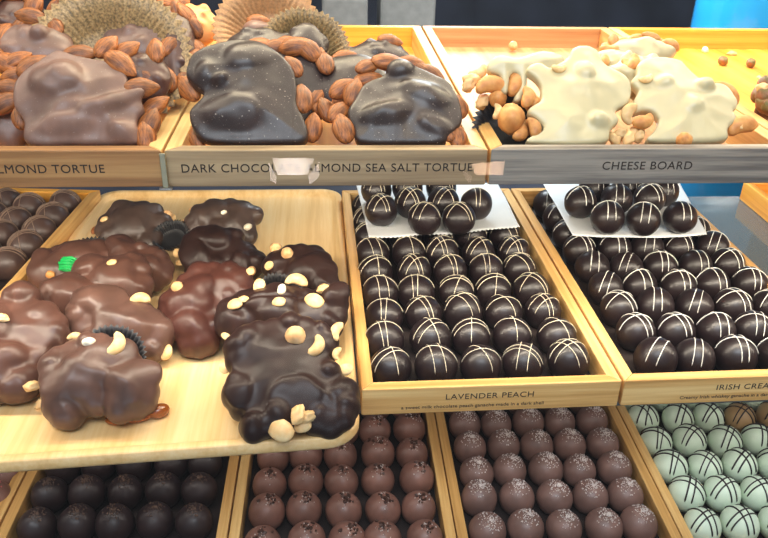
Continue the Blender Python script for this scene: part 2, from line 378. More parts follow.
# ------------------------------------------------------------------ nuts
def almond_mesh():
    b = bmesh.new(); bmesh.ops.create_uvsphere(b, u_segments=20, v_segments=14, radius=1, matrix=Matrix.Rotation(R(90), 4, 'Y'))
    for v in b.verts:
        x = v.co.x; k = (1-.30*x) if x > 0 else (1-.05*x*x); k *= (1 - .25*max(0, x)**3)
        v.co = Vector((x*.0112, v.co.y*.0068*k, v.co.z*.0042*k))
        v.co += v.co.normalized()*.00025*math.sin(9*math.atan2(v.co.z, v.co.y))*(1-abs(x))
    me = bpy.data.meshes.new('almond'); b.to_mesh(me); b.free(); return me
def cashew_mesh(bend=2.5, rr=.0066, th=.0040):
    b = bmesh.new(); n = 14; seg = 12; rings = []
    for i in range(n+1):
        t = i/n; a = (t-.5)*bend; k = th*(math.sin(math.pi*(.06+.88*t))**.5)*(1.15-.3*t)
        c = Vector((math.sin(a)*rr, rr-math.cos(a)*rr, 0)); rad = Vector((math.sin(a), -math.cos(a), 0))
        rings.append([b.verts.new(c + rad*math.cos(2*math.pi*s/seg)*k + Vector((0, 0, 1))*math.sin(2*math.pi*s/seg)*k*.85) for s in range(seg)])
    for i in range(n):
        for s in range(seg): b.faces.new((rings[i][s], rings[i][(s+1) % seg], rings[i+1][(s+1) % seg], rings[i+1][s]))
    b.faces.new(rings[0][::-1]); b.faces.new(rings[-1]); bmesh.ops.recalc_face_normals(b, faces=b.faces)
    me = bpy.data.meshes.new('cashew'); b.to_mesh(me); b.free(); return me
def round_mesh(rx, ry, rz, bumpy=.08, seed=0):
    b = bmesh.new(); bmesh.ops.create_uvsphere(b, u_segments=16, v_segments=12, radius=1)
    for v in b.verts:
        k = 1+bumpy*noise.noise(v.co*1.6+Vector((seed, 0, 0)))
        k *= 1+.12*max(0, v.co.z)**4
        v.co = Vector((v.co.x*rx*k, v.co.y*ry*k, v.co.z*rz*k))
    me = bpy.data.meshes.new('nut'); b.to_mesh(me); b.free(); return me
NUT = {'almond': (almond_mesh(), 'almond'), 'cashew': (cashew_mesh(), 'cashew'), 'cashewr': (cashew_mesh(2.2), 'cashewr'), 'hazel': (round_mesh(.0062, .0060, .0058), 'hazel'),
       'pist': (round_mesh(.0062, .0046, .0042, .2, 3), 'pist'), 'half': (round_mesh(.0068, .0052, .0026, .1, 5), 'cashew'), 'whalf': (round_mesh(.0052, .0036, .0034, .15, 6), 'wnut'),
       'bit': (round_mesh(.0034, .0024, .0020, .5, 7), 'cashew'), 'hazelr': (round_mesh(.0072, .0064, .0060, .15, 4), 'cashewr')}
NS = {'almond': .72, 'cashew': .60, 'cashewr': .72, 'hazel': .74, 'pist': .8, 'half': .64, 'whalf': .85, 'bit': .8, 'hazelr': .85}
NNAME = {'almond': 'almond', 'cashew': 'cashew', 'cashewr': 'cashew', 'hazel': 'hazelnut', 'pist': 'pistachio', 'half': 'cashew_half', 'whalf': 'nut_piece', 'bit': 'nut_piece', 'hazelr': 'roasted_nut'}
def nut(kind, parent, loc, rot, s=1.0):
    me, mk = NUT[kind]
    if not me.materials: me.materials.append(M[mk]); [setattr(p, 'use_smooth', True) for p in me.polygons]
    o = bpy.data.objects.new(NNAME[kind], me); COL.objects.link(o); o.parent = parent
    s *= NS[kind]
    o.location = loc; o.rotation_euler = rot; o.scale = (s, s, s)
    return o

# ------------------------------------------------------------------ lumpy chocolate pieces
_b = bmesh.new(); bmesh.ops.create_icosphere(_b, subdivisions=3, radius=1)
ICO_V = [v.co.copy() for v in _b.verts]; ICO_F = [[v.index for v in f.verts] for f in _b.faces]; _b.free()
def fused(verts, faces, name, voxel, smooth):
    me = bpy.data.meshes.new(name); me.from_pydata(verts, [], faces)
    t = bpy.data.objects.new('tmp', me)
    md = t.modifiers.new('r', 'REMESH'); md.mode = 'VOXEL'; md.voxel_size = voxel
    sm = t.modifiers.new('s', 'SMOOTH'); sm.factor = .5; sm.iterations = smooth
    me2 = evaluated_mesh(t); me2.name = name; bpy.data.meshes.remove(me); return me2
def lump_geo(lumps, verts, faces):
    for c, r, rz in lumps:
        mtx = Matrix.Translation(c) @ Matrix.Rotation(rz, 4, 'Z') @ Matrix.Diagonal((r[0], r[1], r[2], 1)); k = len(verts)
        verts += [mtx @ v for v in ICO_V]; faces += [[i+k for i in f] for f in ICO_F]
def blob(name, lumps, mat, parent, voxel=.0011, smooth=8, rough=0.0, seed=0):
    V, F = [], []; lump_geo(lumps, V, F); me2 = fused(V, F, name, voxel, smooth)
    if rough:
        nrm_ = [v.normal.copy() for v in me2.vertices]
        for v in me2.vertices:
            p = v.co*70+Vector((seed*7.3, 0, 0))
            v.co += nrm_[v.index]*rough*(noise.noise(p)+.45*noise.noise(p*2.3))
    return mesh_obj(name, me2, mat, parent)

def spline(pts, n=5):
    out = []; m_ = len(pts)
    for i in range(m_):
        p0, p1, p2, p3 = pts[i-1], pts[i], pts[(i+1) % m_], pts[(i+2) % m_]
        for k in range(n):
            t = k/n
            out.append(.5*((2*p1) + (p2-p0)*t + (2*p0-5*p1+4*p2-p3)*t*t + (3*p1-p0-3*p2+p3)*t**3))
    return out
def poured(label, outline, elev, mat, seed, Y=None, zfloor=None, az=0, th=.008, dome=.35, bumps=5, bump_h=1.0, rough=.0010, nuts=(), lumps=(), name='nut_cluster', cat='chocolate cluster', group=None, lift=0.0, zoom=None, smooth=11, crease=0.0, bsize=1.0, lobes=0.0, ):
    """a poured piece of chocolate whose rim follows the given outline, lying in a plane that leans up by elev"""
    if zoom:
        ox, oy, k = zoom; outline = [(x/k+ox, y/k+oy) for x, y in outline]
    xs = [q[0] for q in outline]; ys = [q[1] for q in outline]; cx, cy = (min(xs)+max(xs))/2, (min(ys)+max(ys))/2
    rot = rot_of(elev, az); RM = rot.to_matrix(); nv = RM @ Vector((0, 0, 1))
    def local(px, py, off=0.0):
        d = ray(px, py); t = (P+nv*off-CAM).dot(nv)/d.dot(nv); return RM.transposed() @ (CAM+d*t-P)
    P = at_y(cx, cy, Y) if Y is not None else at_z(cx, cy, zfloor+.015)
    if Y is None:
        for _ in range(6):
            ymin = min(local(x, y).y for x, y in outline)
            P = at_z(cx, cy, zfloor + th*.55*math.sin(R(elev)) - ymin*math.cos(R(elev))*.9 + lift)
    rt = thing(name, label, cat, P, rot, group)
    pl = [local(x, y) for x, y in outline]; pl = [Vector((q.x, q.y)) for q in pl]
    area2 = sum(pl[i].cross(pl[(i+1) % len(pl)]) for i in range(len(pl)))
    if area2 < 0: pl.reverse()
    sp = spline(pl, 5); n = len(sp)
    rx = (max(q.x for q in sp)-min(q.x for q in sp))/2; ry = (max(q.y for q in sp)-min(q.y for q in sp))/2
    rr = min(rx, ry)
    ins = lobes*.45; bd = []
    for i in range(n):
        tg = (sp[(i+2) % n]-sp[i-2]).normalized(); bd.append(sp[i]+Vector((-tg.y, tg.x))*ins)
    V = [Vector((q.x, q.y, -th*.62)) for q in bd]+[Vector((q.x, q.y, th*(.72 if lobes else .55))) for q in bd]
    Fc = [list(range(n))[::-1], [i+n for i in range(n)]]+[[i, (i+1) % n, (i+1) % n+n, i+n] for i in range(n)]
    rd = random.Random(seed); L = []
    from mathutils.geometry import intersect_point_quad_2d
    def inside(q):
        c = False
        for i in range(n):
            a_, b_ = sp[i], sp[i-1]
            if (a_.y > q.y) != (b_.y > q.y) and q.x < (b_.x-a_.x)*(q.y-a_.y)/(b_.y-a_.y)+a_.x: c = not c
        return c
    cxl = sum((q.x for q in sp))/n; cyl = sum((q.y for q in sp))/n; tries = 0
    while len(L) < bumps and tries < 200:
        tries += 1
        q = Vector((cxl+rd.uniform(-1, 1)*rx, cyl+rd.uniform(-1, 1)*ry)); e = rd.uniform(.0060, .0105)*bsize
        if not inside(q) or min((q-w_).length for w_ in sp[::3]) < e*.7: continue
        L.append(((q.x, q.y, th*(.55+dome*.35)), (e*1.25, e*.95, th*.62*bump_h), rd.random()*3))
    for px, py, zz, a_, b_, c_, q_ in lumps:
        l_ = local(px, py); L.append(((l_.x, l_.y, zz*th), (a_, b_, c_), R(q_)))
    if lobes:
        i = 0.0
        while i < n:
            e = lobes*rd.uniform(.75, 1.35); k = int(i); tg = (sp[(k+2) % n]-sp[k-2]).normalized(); q = sp[k]+Vector((-tg.y, tg.x))*e*.80
            if inside(q): L.append(((q.x, q.y, th*rd.uniform(-.15, .25)), (e, e*rd.uniform(.85, 1.1), th*rd.uniform(.75, 1.05)), rd.random()*3))
            adv = 0.0
            while adv < e*1.35 and i < n: adv += (sp[(int(i)+1) % n]-sp[int(i)]).length; i += 1
    lump_geo(L, V, Fc)
    me = fused(V, Fc, 'chocolate_shell', .0010, smooth)
    kd = __import__('mathutils').kdtree.KDTree(n)
    for i, q in enumerate(sp): kd.insert((q.x, q.y, 0), i)
    kd.balance()
    nrm_ = [v.normal.copy() for v in me.vertices]
    for v in me.vertices:
        d = kd.find((v.co.x, v.co.y, 0))[2]; t = min(1, d/(rr*.75)); t = t*t*(3-2*t)
        p = v.co*58+Vector((seed*7.3, 0, 0)); nn = noise.noise(p)+.5*noise.noise(p*2.1)
        v.co.z += (th*dome*t if v.co.z > 0 else -th*.2*t)
        v.co += nrm_[v.index]*rough*nn*(.35+.65*t)
        if crease and v.co.z > 0:
            f_ = abs(noise.noise(Vector((v.co.x*22+seed, v.co.y*75, .5)))); v.co.z -= crease*math.exp(-(f_/.09)**2)*t
    mesh_obj('chocolate_shell', me, M[mat], rt)
    from mathutils.bvhtree import BVHTree
    tree = BVHTree.FromPolygons([v.co.copy() for v in me.vertices], [tuple(p.vertices) for p in me.polygons])
    for nt_ in nuts:
        k, px, py, zz, sp_, s_ = nt_[:6]; tl = nt_[6] if len(nt_) > 6 else rd.uniform(-14, 14)
        if zoom: px, py = px/zoom[2]+zoom[0], py/zoom[2]+zoom[1]
        zt = zz*th
        if zz >= .25:
            for _ in range(4):
                l_ = local(px, py, zt); h_ = tree.ray_cast(Vector((l_.x, l_.y, .1)), Vector((0, 0, -1)))[0]
                if h_ is not None: zt = h_.z + (.0004 if k in ('hazel', 'hazelr', 'almond') else .0010)
        l_ = local(px, py, zt); o = nut(k, rt, (l_.x, l_.y, zt), (R(tl), R(rd.uniform(-8, 8)), R(sp_)), s_)
    return rt

def patty_lumps(rx, ry, th, seed, lobes=9, bumps=5, edge=.30, spread=.70, bump_h=1.0, flat=.85):
    """a flattened puddle of chocolate: broad body, uneven rounded lobes round the rim, soft swellings where nuts lie under it"""
    rd = random.Random(seed)
    L = [((0, 0, 0), (rx*flat*.90, ry*flat*.90, th), 0)]
    for i in range(3):
        a = rd.random()*6.28; L.append(((math.cos(a)*rx*.22, math.sin(a)*ry*.22, 0), (rx*.74, ry*.74, th*rd.uniform(.85, 1.05)), 0))
    a = rd.random()*6.28; end = a+2*math.pi; n = max(5, lobes-2)
    while a < end:
        e = edge*rd.uniform(.75, 1.7); q = .985-e*rd.uniform(.92, 1.08)
        L.append(((math.cos(a)*rx*q, math.sin(a)*ry*q, -th*rd.uniform(.1, .4)), (rx*e, ry*e*rd.uniform(.8, 1.1), th*rd.uniform(.75, 1.05)), rd.random()))
        a += 2*math.pi/n*rd.uniform(.55, 1.35)
    for i in range(bumps):
        a = rd.random()*6.28; q = rd.uniform(.1, .62); e = rx*rd.uniform(.16, .30)
        L.append(((math.cos(a)*rx*q, math.sin(a)*ry*q, th*.45*bump_h), (e, e*.7, th*rd.uniform(.45, .75)*bump_h), rd.random()*3))
    return L

def fluted_cup(name, label, loc, rot, r0, r1, h, mat, pleats=44, group=None, amp=.0009, parent=None):
    b = bmesh.new(); n = pleats*4; rings = []
    prof = [(0.0, 0, 0), (r0*.5, 0, 0), (r0, 0, .15), (r0+(r1-r0)*.12, h*.18, .8), (r0+(r1-r0)*.5, h*.6, 1), (r1, h, 1.25)]
    c = b.verts.new((0, 0, 0))
    for r, z, k in prof[1:]:
        rings.append([b.verts.new(((r+amp*k*math.sin(pleats*2*math.pi*i/n))*math.cos(2*math.pi*i/n), (r+amp*k*math.sin(pleats*2*math.pi*i/n))*math.sin(2*math.pi*i/n), z+.0012*k*noise.noise(Vector((math.cos(2*math.pi*i/n)*2, math.sin(2*math.pi*i/n)*2, r0*900))))) for i in range(n)])
    for i in range(n): b.faces.new((c, rings[0][i], rings[0][(i+1) % n]))
    for q in range(len(rings)-1):
        for i in range(n): b.faces.new((rings[q][i], rings[q+1][i], rings[q+1][(i+1) % n], rings[q][(i+1) % n]))
    bmesh.ops.recalc_face_normals(b, faces=b.faces)
    o = bm_obj(name, b, mat, parent); o.location = loc; o.rotation_euler = rot
    md = o.modifiers.new('sheet', 'SOLIDIFY'); md.thickness = .0002
    if label: tag(o, label, 'paper cup', group)
    return o

def rot_of(elev, az=0.0, spin=0.0):
    return (Matrix.Rotation(R(az), 3, 'Z') @ Matrix.Rotation(R(90-elev), 3, 'X') @ Matrix.Rotation(R(spin), 3, 'Z')).to_euler()

def piece(label, px, py, w, h, elev, mat, seed, Y=None, zfloor=None, az=0, th=.0075, lobes=9, bumps=5, edge=.30, spread=.70, nuts=(), name='nut_cluster', cat='chocolate cluster', group=None, bump_h=1.0, rough=.0007, lumps=None, lift=0.0, smooth=8, flat=.85):
    """px,py,w,h: where the piece stands and how large it looks from the front; elev: how far its face leans up"""
    P = at_y(px, py, Y) if Y is not None else at_z(px, py, zfloor+.015)
    for _ in range(4):
        zc = depth(P); s = F_PX/zc
        v = (CAM-P).normalized(); ev = math.degrees(math.asin(v.z))
        ry = h/s/2/max(.35, math.cos(R(elev-ev))); ry = max(.008, ry-.12*th); rx = w/s/2
        if Y is None:
            P = at_z(px, py, zfloor + th*.8*math.sin(R(elev)) + ry*.8*math.cos(R(elev)) + lift)
    rt = thing(name, label, cat, P, rot_of(elev, az), group)
    L = patty_lumps(rx, ry, th, seed, lobes, bumps, edge, spread, bump_h, flat)
    if lumps: L += [((a*rx, b_*ry, c*th), (d*rx, e*rx, g*th), R(q)) for a, b_, c, d, e, g, q in lumps]
    blob('chocolate_shell', L, M[mat], rt, rough=rough, seed=seed, smooth=smooth)
    rd = random.Random(seed+99)
    for nt_ in nuts:
        k, a, q, zz = nt_[:4]; spin = nt_[4] if len(nt_) > 4 else None; s_ = nt_[5] if len(nt_) > 5 else 1.0; tl = nt_[6] if len(nt_) > 6 else rd.uniform(-18, 18)
        ar = R(a)
        sp = R(spin) if spin is not None else ar + R(90) + rd.uniform(-.5, .5)
        nut(k, rt, (math.cos(ar)*rx*q, math.sin(ar)*ry*q, zz*th), (R(tl), R(rd.uniform(-12, 12)), sp), s_)
    return rt, P, rx, ry

def rim_nuts(kind, n, a0, a1, q=.98, z=-.5, seed=0, s=1.0):
    rd = random.Random(seed); out = []
    for i in range(n):
        a = a0+(a1-a0)*(i+.5)/n + rd.uniform(-6, 6)
        out.append((kind, a, q*rd.uniform(.93, 1.05), z+rd.uniform(-.5, .4), a+90+rd.uniform(-40, 40), s*rd.uniform(.9, 1.1), rd.uniform(-40, 40)))
    return out

TF = SH[0]+.003
G1 = 'almond tortues on the top shelf'; G2 = 'white chocolate tortues on the top shelf'
ZA = (160, 0, 2.2588)
T1 = dict(group=G1, name='almond_tortue', cat='tortue')
T2 = dict(group=G2, name='cheese_board_tortue', cat='tortue')
poured('big dark almond tortue standing at the front beside the tray divider', [(62, 155), (75, 130), (110, 110), (160, 97), (215, 97), (262, 118), (295, 153), (310, 195), (308, 240), (326, 275), (330, 322), (260, 330), (160, 330), (98, 322), (76, 292), (68, 258), (84, 236), (98, 216), (76, 196), (60, 176)], 50, 'darkdust', 6, Y=.405, th=.0062, bumps=0, rough=.0020, dome=.75, zoom=ZA,
       lumps=[(222, 86, .75, .0045, .0035, .0038, 20), (250, 62, .45, .014, .010, .0044, 10), (232, 118, .4, .017, .010, .0042, -8), (205, 78, .4, .006, .008, .0042, 0)], smooth=22,
       nuts=[('almond', 322, 222, -.3, 95, 1.2), ('almond', 345, 288, -.6, 85, 1.1), ('almond', 65, 200, -1.0, 125, 1.15), ('almond', 84, 312, -.8, 110, .9), ('almond', 300, 150, -.9, 120, 1.0)], **T1)
poured('wide dark almond tortue with crinkled face by the cheese board side', [(425, 262), (440, 230), (456, 200), (480, 185), (510, 175), (522, 155), (550, 148), (585, 158), (620, 175), (655, 195), (672, 228), (683, 270), (672, 296), (645, 302), (645, 326), (560, 330), (455, 328), (437, 300)], 56, 'darkdust', 27, Y=.404, th=.0062, bumps=0, rough=.0022, dome=.65, zoom=ZA,
       lumps=[(400, 74, .6, .008, .007, .0048, 0), (425, 100, .5, .015, .008, .0040, -25), (385, 120, .45, .015, .007, .0042, 10), (435, 130, .4, .011, .006, .0042, -15)], smooth=22,
       nuts=[('almond', 414, 290, .3, 100, 1.25, 5), ('almond', 404, 253, -.5, 60, 1.1), ('almond', 437, 208, -.2, 75, 1.15), ('almond', 412, 200, -.7, 40, 1.1), ('almond', 470, 150, -.3, 30, 1.0), ('almond', 516, 140, -.2, 2, 1.25), ('almond', 565, 142, -.5, -10, 1.0), ('almond', 588, 156, -.5, -40, .8), ('almond', 616, 168, -.6, -40, 1.1), ('almond', 674, 240, -.9, 95, 1.1), ('almond', 670, 306, -.2, 90, 1.1), ('almond', 648, 300, .1, 110, .8), ('almond', 470, 178, -.6, 10, 1.0), ('almond', 376, 248, -1.6, 110, 1.1)], **T1)
poured('big milk chocolate almond tortue at the front of its tray', [(45, 250), (70, 213), (110, 180), (165, 148), (220, 163), (280, 175), (330, 190), (362, 222), (366, 262), (400, 292), (408, 320), (390, 345), (396, 408), (330, 415), (200, 415), (80, 412), (72, 350), (45, 310)], 50, 'milkdust', 68, Y=.405, th=.0065, bumps=0, rough=.0022, dome=.75, zoom=(0, 0, 2.8308),
       lumps=[(115, 108, .5, .018, .005, .005, 28), (60, 85, .5, .014, .012, .005, 0), (125, 135, .4, .008, .006, .004, 0), (70, 130, .4, .016, .006, .004, 5)], smooth=22,
       nuts=[('almond', 342, 182, .3, -40, 1.3, 0), ('almond', 400, 250, .1, 10, 1.2, 10), ('almond', 302, 132, -.3, 60, 1.1), ('almond', 230, 152, -.8, 0, 1.2), ('almond', 424, 350, -.2, 75, 1.2), ('almond', 412, 385, .1, 100, 1.1), ('almond', 60, 330, -.8, 100, 1.0), ('almond', 92, 186, -1.0, 45, 1.2), ('almond', 25, 250, -1.6, 0, 1.1), ('almond', 18, 292, -1.4, 30, 1.2), ('almond', 20, 180, -2.0, -30, 1.3), ('almond', 48, 215, -1.8, 10, 1.1), ('almond', 440, 300, -1.0, 40, 1.1), ('almond', 415, 215, -1.2, -30, 1.0)], **T1)
poured('white chocolate tortue with drips at the front of the cheese board', [(525.4, 72), (531.5, 65), (541.8, 65), (547, 70), (556, 66.6), (566.3, 60.4), (571, 51.2), (581, 47.6), (591, 49), (599, 55), (603, 64), (616.7, 72.5), (626.5, 79), (630.5, 90), (629, 101), (624, 107.5), (616, 111), (613.5, 115), (618, 122), (609, 131), (605, 143), (580, 146), (550, 146), (526, 144), (530, 137), (541.8, 132), (541.5, 126), (533.6, 119), (527.4, 114.6), (530, 110), (539.7, 103), (540.5, 95), (539.7, 87), (533.6, 79)], 52, 'white', 81, Y=.405, th=.0052, bumps=0, rough=.0020, dome=.7, smooth=12,
       lumps=[(597, 124, .5, .006, .005, .005, 0), (583, 76, .4, .006, .006, .004, 0)],
       nuts=[('cashewr', 529, 97, .2, 80, 1.25), ('cashewr', 535, 127, .2, 100, 1.15), ('hazelr', 533, 105, -.6, 60, .8), ('cashew', 560, 69, .5, 10, .9), ('cashew', 627, 113, .2, 245, 1.4), ('bit', 621, 134, -.4, 20, 1.6), ('bit', 628, 138, -.5, 70, 1.7), ('bit', 614, 139, -.5, 120, 1.5), ('bit', 634, 133, -.8, 50, 1.6), ('cashewr', 522, 134, -.6, 50, 1.1)], **T2)
poured('white chocolate tortue with cashews by the pistachio tray', [(228, 150), (228, 112), (258, 88), (310, 78), (370, 82), (410, 95), (440, 125), (490, 165), (540, 180), (590, 190), (625, 230), (640, 280), (618, 300), (640, 322), (622, 348), (596, 370), (588, 415), (420, 425), (268, 420), (298, 375), (318, 335), (292, 300), (245, 300), (212, 312), (205, 290), (217, 250), (235, 215), (208, 185), (212, 165)], 54, 'white', 83, Y=.405, th=.0054, bumps=0, rough=.0020, dome=.7, zoom=(580, 40, 4.085), smooth=12,
       lumps=[(702, 89, .5, .006, .005, .006, 0), (690, 110, .3, .007, .006, .004, 0), (660, 88, .3, .006, .005, .004, 20)],
       nuts=[('cashewr', 265, 335, .4, 25, 1.3), ('cashew', 276, 160, .6, 20, .9), ('cashewr', 655, 345, -.1, 195, 1.7), ('cashew', 672, 335, .2, 200, 1.2), ('cashewr', 600, 212, -.6, 130, 1.7), ('hazelr', 425, 408, .4, 0, .7), ('cashewr', 222, 95, -.6, 60, 1.2), ('cashewr', 195, 110, -.9, 80, 1.2), ('bit', 240, 390, -.4, 60, 1.6), ('cashew', 200, 265, -.6, 90, 1.2)], **T2)
poured('white chocolate tortue drooping over cashews beside the tray side', [(130, 150), (145, 110), (185, 85), (235, 88), (265, 97), (330, 85), (400, 62), (470, 75), (505, 95), (490, 150), (390, 170), (335, 170), (325, 235), (300, 300), (270, 312), (258, 295), (285, 250), (290, 200), (268, 165), (240, 185), (228, 268), (200, 262), (203, 205), (185, 175), (150, 168)], 46, 'white', 85, Y=.420, th=.0050, bumps=0, rough=.0009, dome=.6, zoom=(460, 40, 4.893), smooth=9,
       nuts=[('cashewr', 145, 215, .1, 190, 1.7, 0), ('hazelr', 185, 287, -.6, 90, .9), ('hazelr', 250, 388, .7, 90, 1.35), ('cashewr', 275, 215, -.1, 80, 1.5), ('bit', 60, 195, -.8, 0, 1.8), ('bit', 45, 215, -.9, 60, 1.8), ('cashew', 95, 165, -1.0, 30, 1.3), ('bit', 110, 300, -1.2, 60, 1.8), ('cashew', 190, 350, -.2, 80, 1.0), ('hazelr', 310, 430, .1, 100, .8), ('cashewr', 345, 280, -.5, 100, 1.2)], **T2)
# --- dark chocolate almond sea salt tray
piece('dark almond tortue wedged behind the big one', 290, 88, 88, 88, 50, 'darkdust', 31, Y=.434, th=.007, group=G1, name='almond_tortue', cat='tortue', lift=.0, bumps=3,
      nuts=[('almond', 60, .85, .9, 130, 1.2), ('almond', 30, .92, .7, 100, 1.1), ('almond', 80, .8, .9, 0, 1.25), ('almond', 5, .98, .2, 80, 1.0), ('almond', 110, .9, .4, 20, 1.1)])
piece('dark almond tortue behind the wide crinkled one', 352, 84, 88, 62, 56, 'darkdust', 41, Y=.438, th=.0075, group=G1, name='almond_tortue', cat='tortue', bumps=4,
      nuts=[('almond', 100, .95, -.2, 10, 1.0), ('almond', 130, 1.0, -.3, 30, 1.1), ('almond', 210, .95, .3, 60, 1.1), ('almond', 250, .8, .5, 100, 1.1), ('almond', 225, 1.05, .2, 90, 1.0)])
piece('low dark almond tortue at the back of the sea salt tray', 372, 60, 84, 38, 58, 'darkdust', 43, Y=.475, th=.008, group=G1, name='almond_tortue', cat='tortue', nuts=[('almond', 60, .9, .5, -10, 1.0), ('almond', 150, .9, .2, 40, 1.0)])
piece('dark almond tortue topped with a large flat almond', 262, 52, 84, 46, 56, 'darkdust', 44, Y=.462, th=.0085, group=G1, name='almond_tortue', cat='tortue', nuts=[('almond', 280, .35, 1.1, 5, 1.4, 0), ('almond', 320, .85, .9, -20, 1.2), ('almond', 200, 1.0, .2, 60, 1.1)])
c1 = at_y(268, 38, .497); fluted_cup('paper_cup', 'tan fluted paper cup standing at the back of the sea salt tray', c1, rot_of(42, 5), .016, .0325, .010, M['tancup'], group=None)
piece('dark almond tortue sitting in the tan paper cup', 258, 34, 40, 26, 48, 'milkdust', 45, Y=.492, th=.007, group=G1, name='almond_tortue', cat='tortue', nuts=[('almond', 90, .9, .3, 0, .9)])
c2 = at_y(304, 56, .472); fluted_cup('paper_cup', 'brown fluted paper cup behind the big dark tortues', c2, rot_of(45, 12), .0155, .0255, .011, M['goldcup'])
piece('grey sheened dark tortue lying in the brown paper cup', 306, 45, 48, 44, 50, 'darkdust', 46, Y=.465, th=.007, group=G1, name='almond_tortue', cat='tortue', bumps=2, nuts=[('almond', 200, .8, .9, 20, 1.0), ('almond', 230, .85, 1.0, 80, .9), ('almond', 300, 1.0, .5, 80, 1.1)])
# --- milk chocolate almond tray
cg = at_y(114, 68, .456); fluted_cup('paper_cup', 'large gold brown fluted paper cup behind the big milk tortue', cg, rot_of(40, 3), .023, .0445, .012, M['goldcup'], pleats=52, amp=.0012)
piece('dark pieces of an almond tortue resting in the gold paper cup', 140, 78, 66, 66, 44, 'milk', 62, Y=.428, th=.0065, group=G1, name='almond_tortue', cat='tortue', lobes=7, nuts=[('almond', 120, .8, .6, 40, 1.1), ('almond', 60, .9, .3, 100, 1.1)])
piece('milk chocolate tortue with almonds crowding the frame edge', 6, 112, 74, 74, 54, 'milkdust', 63, Y=.424, th=.008, group=G1, name='almond_tortue', cat='tortue', nuts=rim_nuts('almond', 6, -40, 90, z=.3, seed=2, s=1.1)+[('almond', 60, .6, 1.0, 20, 1.1)])
piece('milk chocolate tortue with one rounded knob behind the front piece', 34, 52, 84, 62, 52, 'milkdust', 64, Y=.452, th=.008, group=G1, name='almond_tortue', cat='tortue', lumps=[(.2, .3, .7, .25, .25, .9, 0)], nuts=rim_nuts('almond', 6, 50, 220, q=.9, z=.5, seed=4, s=1.15)+[('almond', 250, .6, 1.0, 30, 1.1), ('almond', 300, .8, .9, -30, 1.2)])
piece('milk chocolate tortue heaped with loose almonds in the back corner', 14, 20, 70, 46, 52, 'milk', 65, Y=.50, th=.009, group=G1, name='almond_tortue', cat='tortue', nuts=rim_nuts('almond', 8, 0, 330, q=.75, z=.9, seed=7, s=1.2))
piece('milk chocolate almond tortue at the back beside a pale glare', 82, 20, 66, 40, 52, 'milk', 66, Y=.515, th=.009, group=G1, name='almond_tortue', cat='tortue', nuts=rim_nuts('almond', 6, 30, 330, q=.8, z=.8, seed=8, s=1.2))
piece('smooth mauve brown tortue leaning high above the gold paper cup', 142, 24, 84, 48, 50, 'milkdust', 67, Y=.492, th=.008, group=G1, name='almond_tortue', cat='tortue', bumps=1, lobes=7, flat=.95, nuts=rim_nuts('almond', 4, -10, 60, q=.95, z=.3, seed=9))
piece('brown almond tortue tucked between gold cup and mauve tortue', 142, 44, 92, 48, 52, 'milkdust', 68, Y=.468, th=.008, group=G1, name='almond_tortue', cat='tortue', bumps=3, nuts=rim_nuts('almond', 6, 20, 150, q=.9, z=.4, seed=10)+[('almond', 330, .8, .9, 60, 1.1)])
piece('brown almond tortue sloping down to the tray divider', 178, 52, 40, 84, 50, 'milk', 69, Y=.462, th=.008, group=G1, name='almond_tortue', cat='tortue', bumps=4, nuts=rim_nuts('almond', 5, -60, 90, q=.9, z=.3, seed=12)+[('almond', 250, .8, .6, 100, 1.1)])
piece('pale orange butterscotch tortue at the back of its tray', 194, 26, 52, 46, 50, 'peach', 70, Y=.505, th=.009, group=G1, name='almond_tortue', cat='tortue', bumps=6, nuts=[('almond', 150, .9, .4, 80, 1.1), ('almond', 120, .95, .3, 60, 1.0)])
# --- cheese board tray
cb = at_y(509, 133, .408); fluted_cup('paper_cup', 'black fluted paper cup under the drooping white tortue', cb, rot_of(52, -15), .013, .0195, .009, M['blackcup'], pleats=34)
piece('white chocolate tortue lying behind the two front ones', 642, 76, 88, 46, 56, 'white', 86, Y=.432, th=.008, group=G2, name='cheese_board_tortue', cat='tortue', nuts=[('cashewr', 190, 1.0, .3, 90, 1.2), ('cashewr', 150, 1.0, .2, 50, 1.2)])
piece('cream tortue with a dark gap peeking between the front pair', 612, 66, 50, 34, 50, 'white', 87, Y=.447, th=.007, group=G2, name='cheese_board_tortue', cat='tortue', nuts=[('cashewr', 90, .9, .1, 0, 1.1)])
piece('low white tortue with cashews at the back of the cheese board', 640, 52, 76, 26, 58, 'white', 88, Y=.472, th=.007, group=G2, name='cheese_board_tortue', cat='tortue', nuts=rim_nuts('cashewr', 8, 20, 190, q=.9, z=.3, seed=14, s=1.2))
def loose(kind, label, px, py, z, rot, s, cat='nut', group=None):
    me, mk = NUT[kind]
    o = nut(kind, None, at_z(px, py, z), rot, s); tag(o, label, cat, group); return o
loose('hazel', 'pale round nut alone on the cheese board floor', 513, 46, TF+.005, (0, 0, 0), .85).active_material
for q in [('whalf', 'pale split pistachio at the back of the honey tray', 705, 50, .002, .9), ('pist', 'brown shelled pistachio in the honey tray', 723, 61, .0035, 1.0), ('bit', 'papery nut skin beside the brown pistachio', 732, 54, .001, 1.3), ('pist', 'greenish pistachio nearest the frame edge in the honey tray', 751, 63, .0035, .95), ('bit', 'tiny orange crumb in the honey tray', 759, 78, .001, .9)]:
    loose(q[0], q[1], q[2], q[3], TF+q[4-0], (0, 0, random.random()*3), q[5])
piece('dark pistachio studded tortue at the edge of the honey tray', 790, 104, 74, 42, 58, 'milk', 90, Y=.442, th=.008, name='pistachio_tortue', cat='tortue', nuts=rim_nuts('pist', 6, 100, 220, q=.9, z=.4, seed=15, s=1.3)+[('bit', 160, .9, 1.0, 0, 1.6), ('almond', 130, 1.0, .6, 40, .8)])

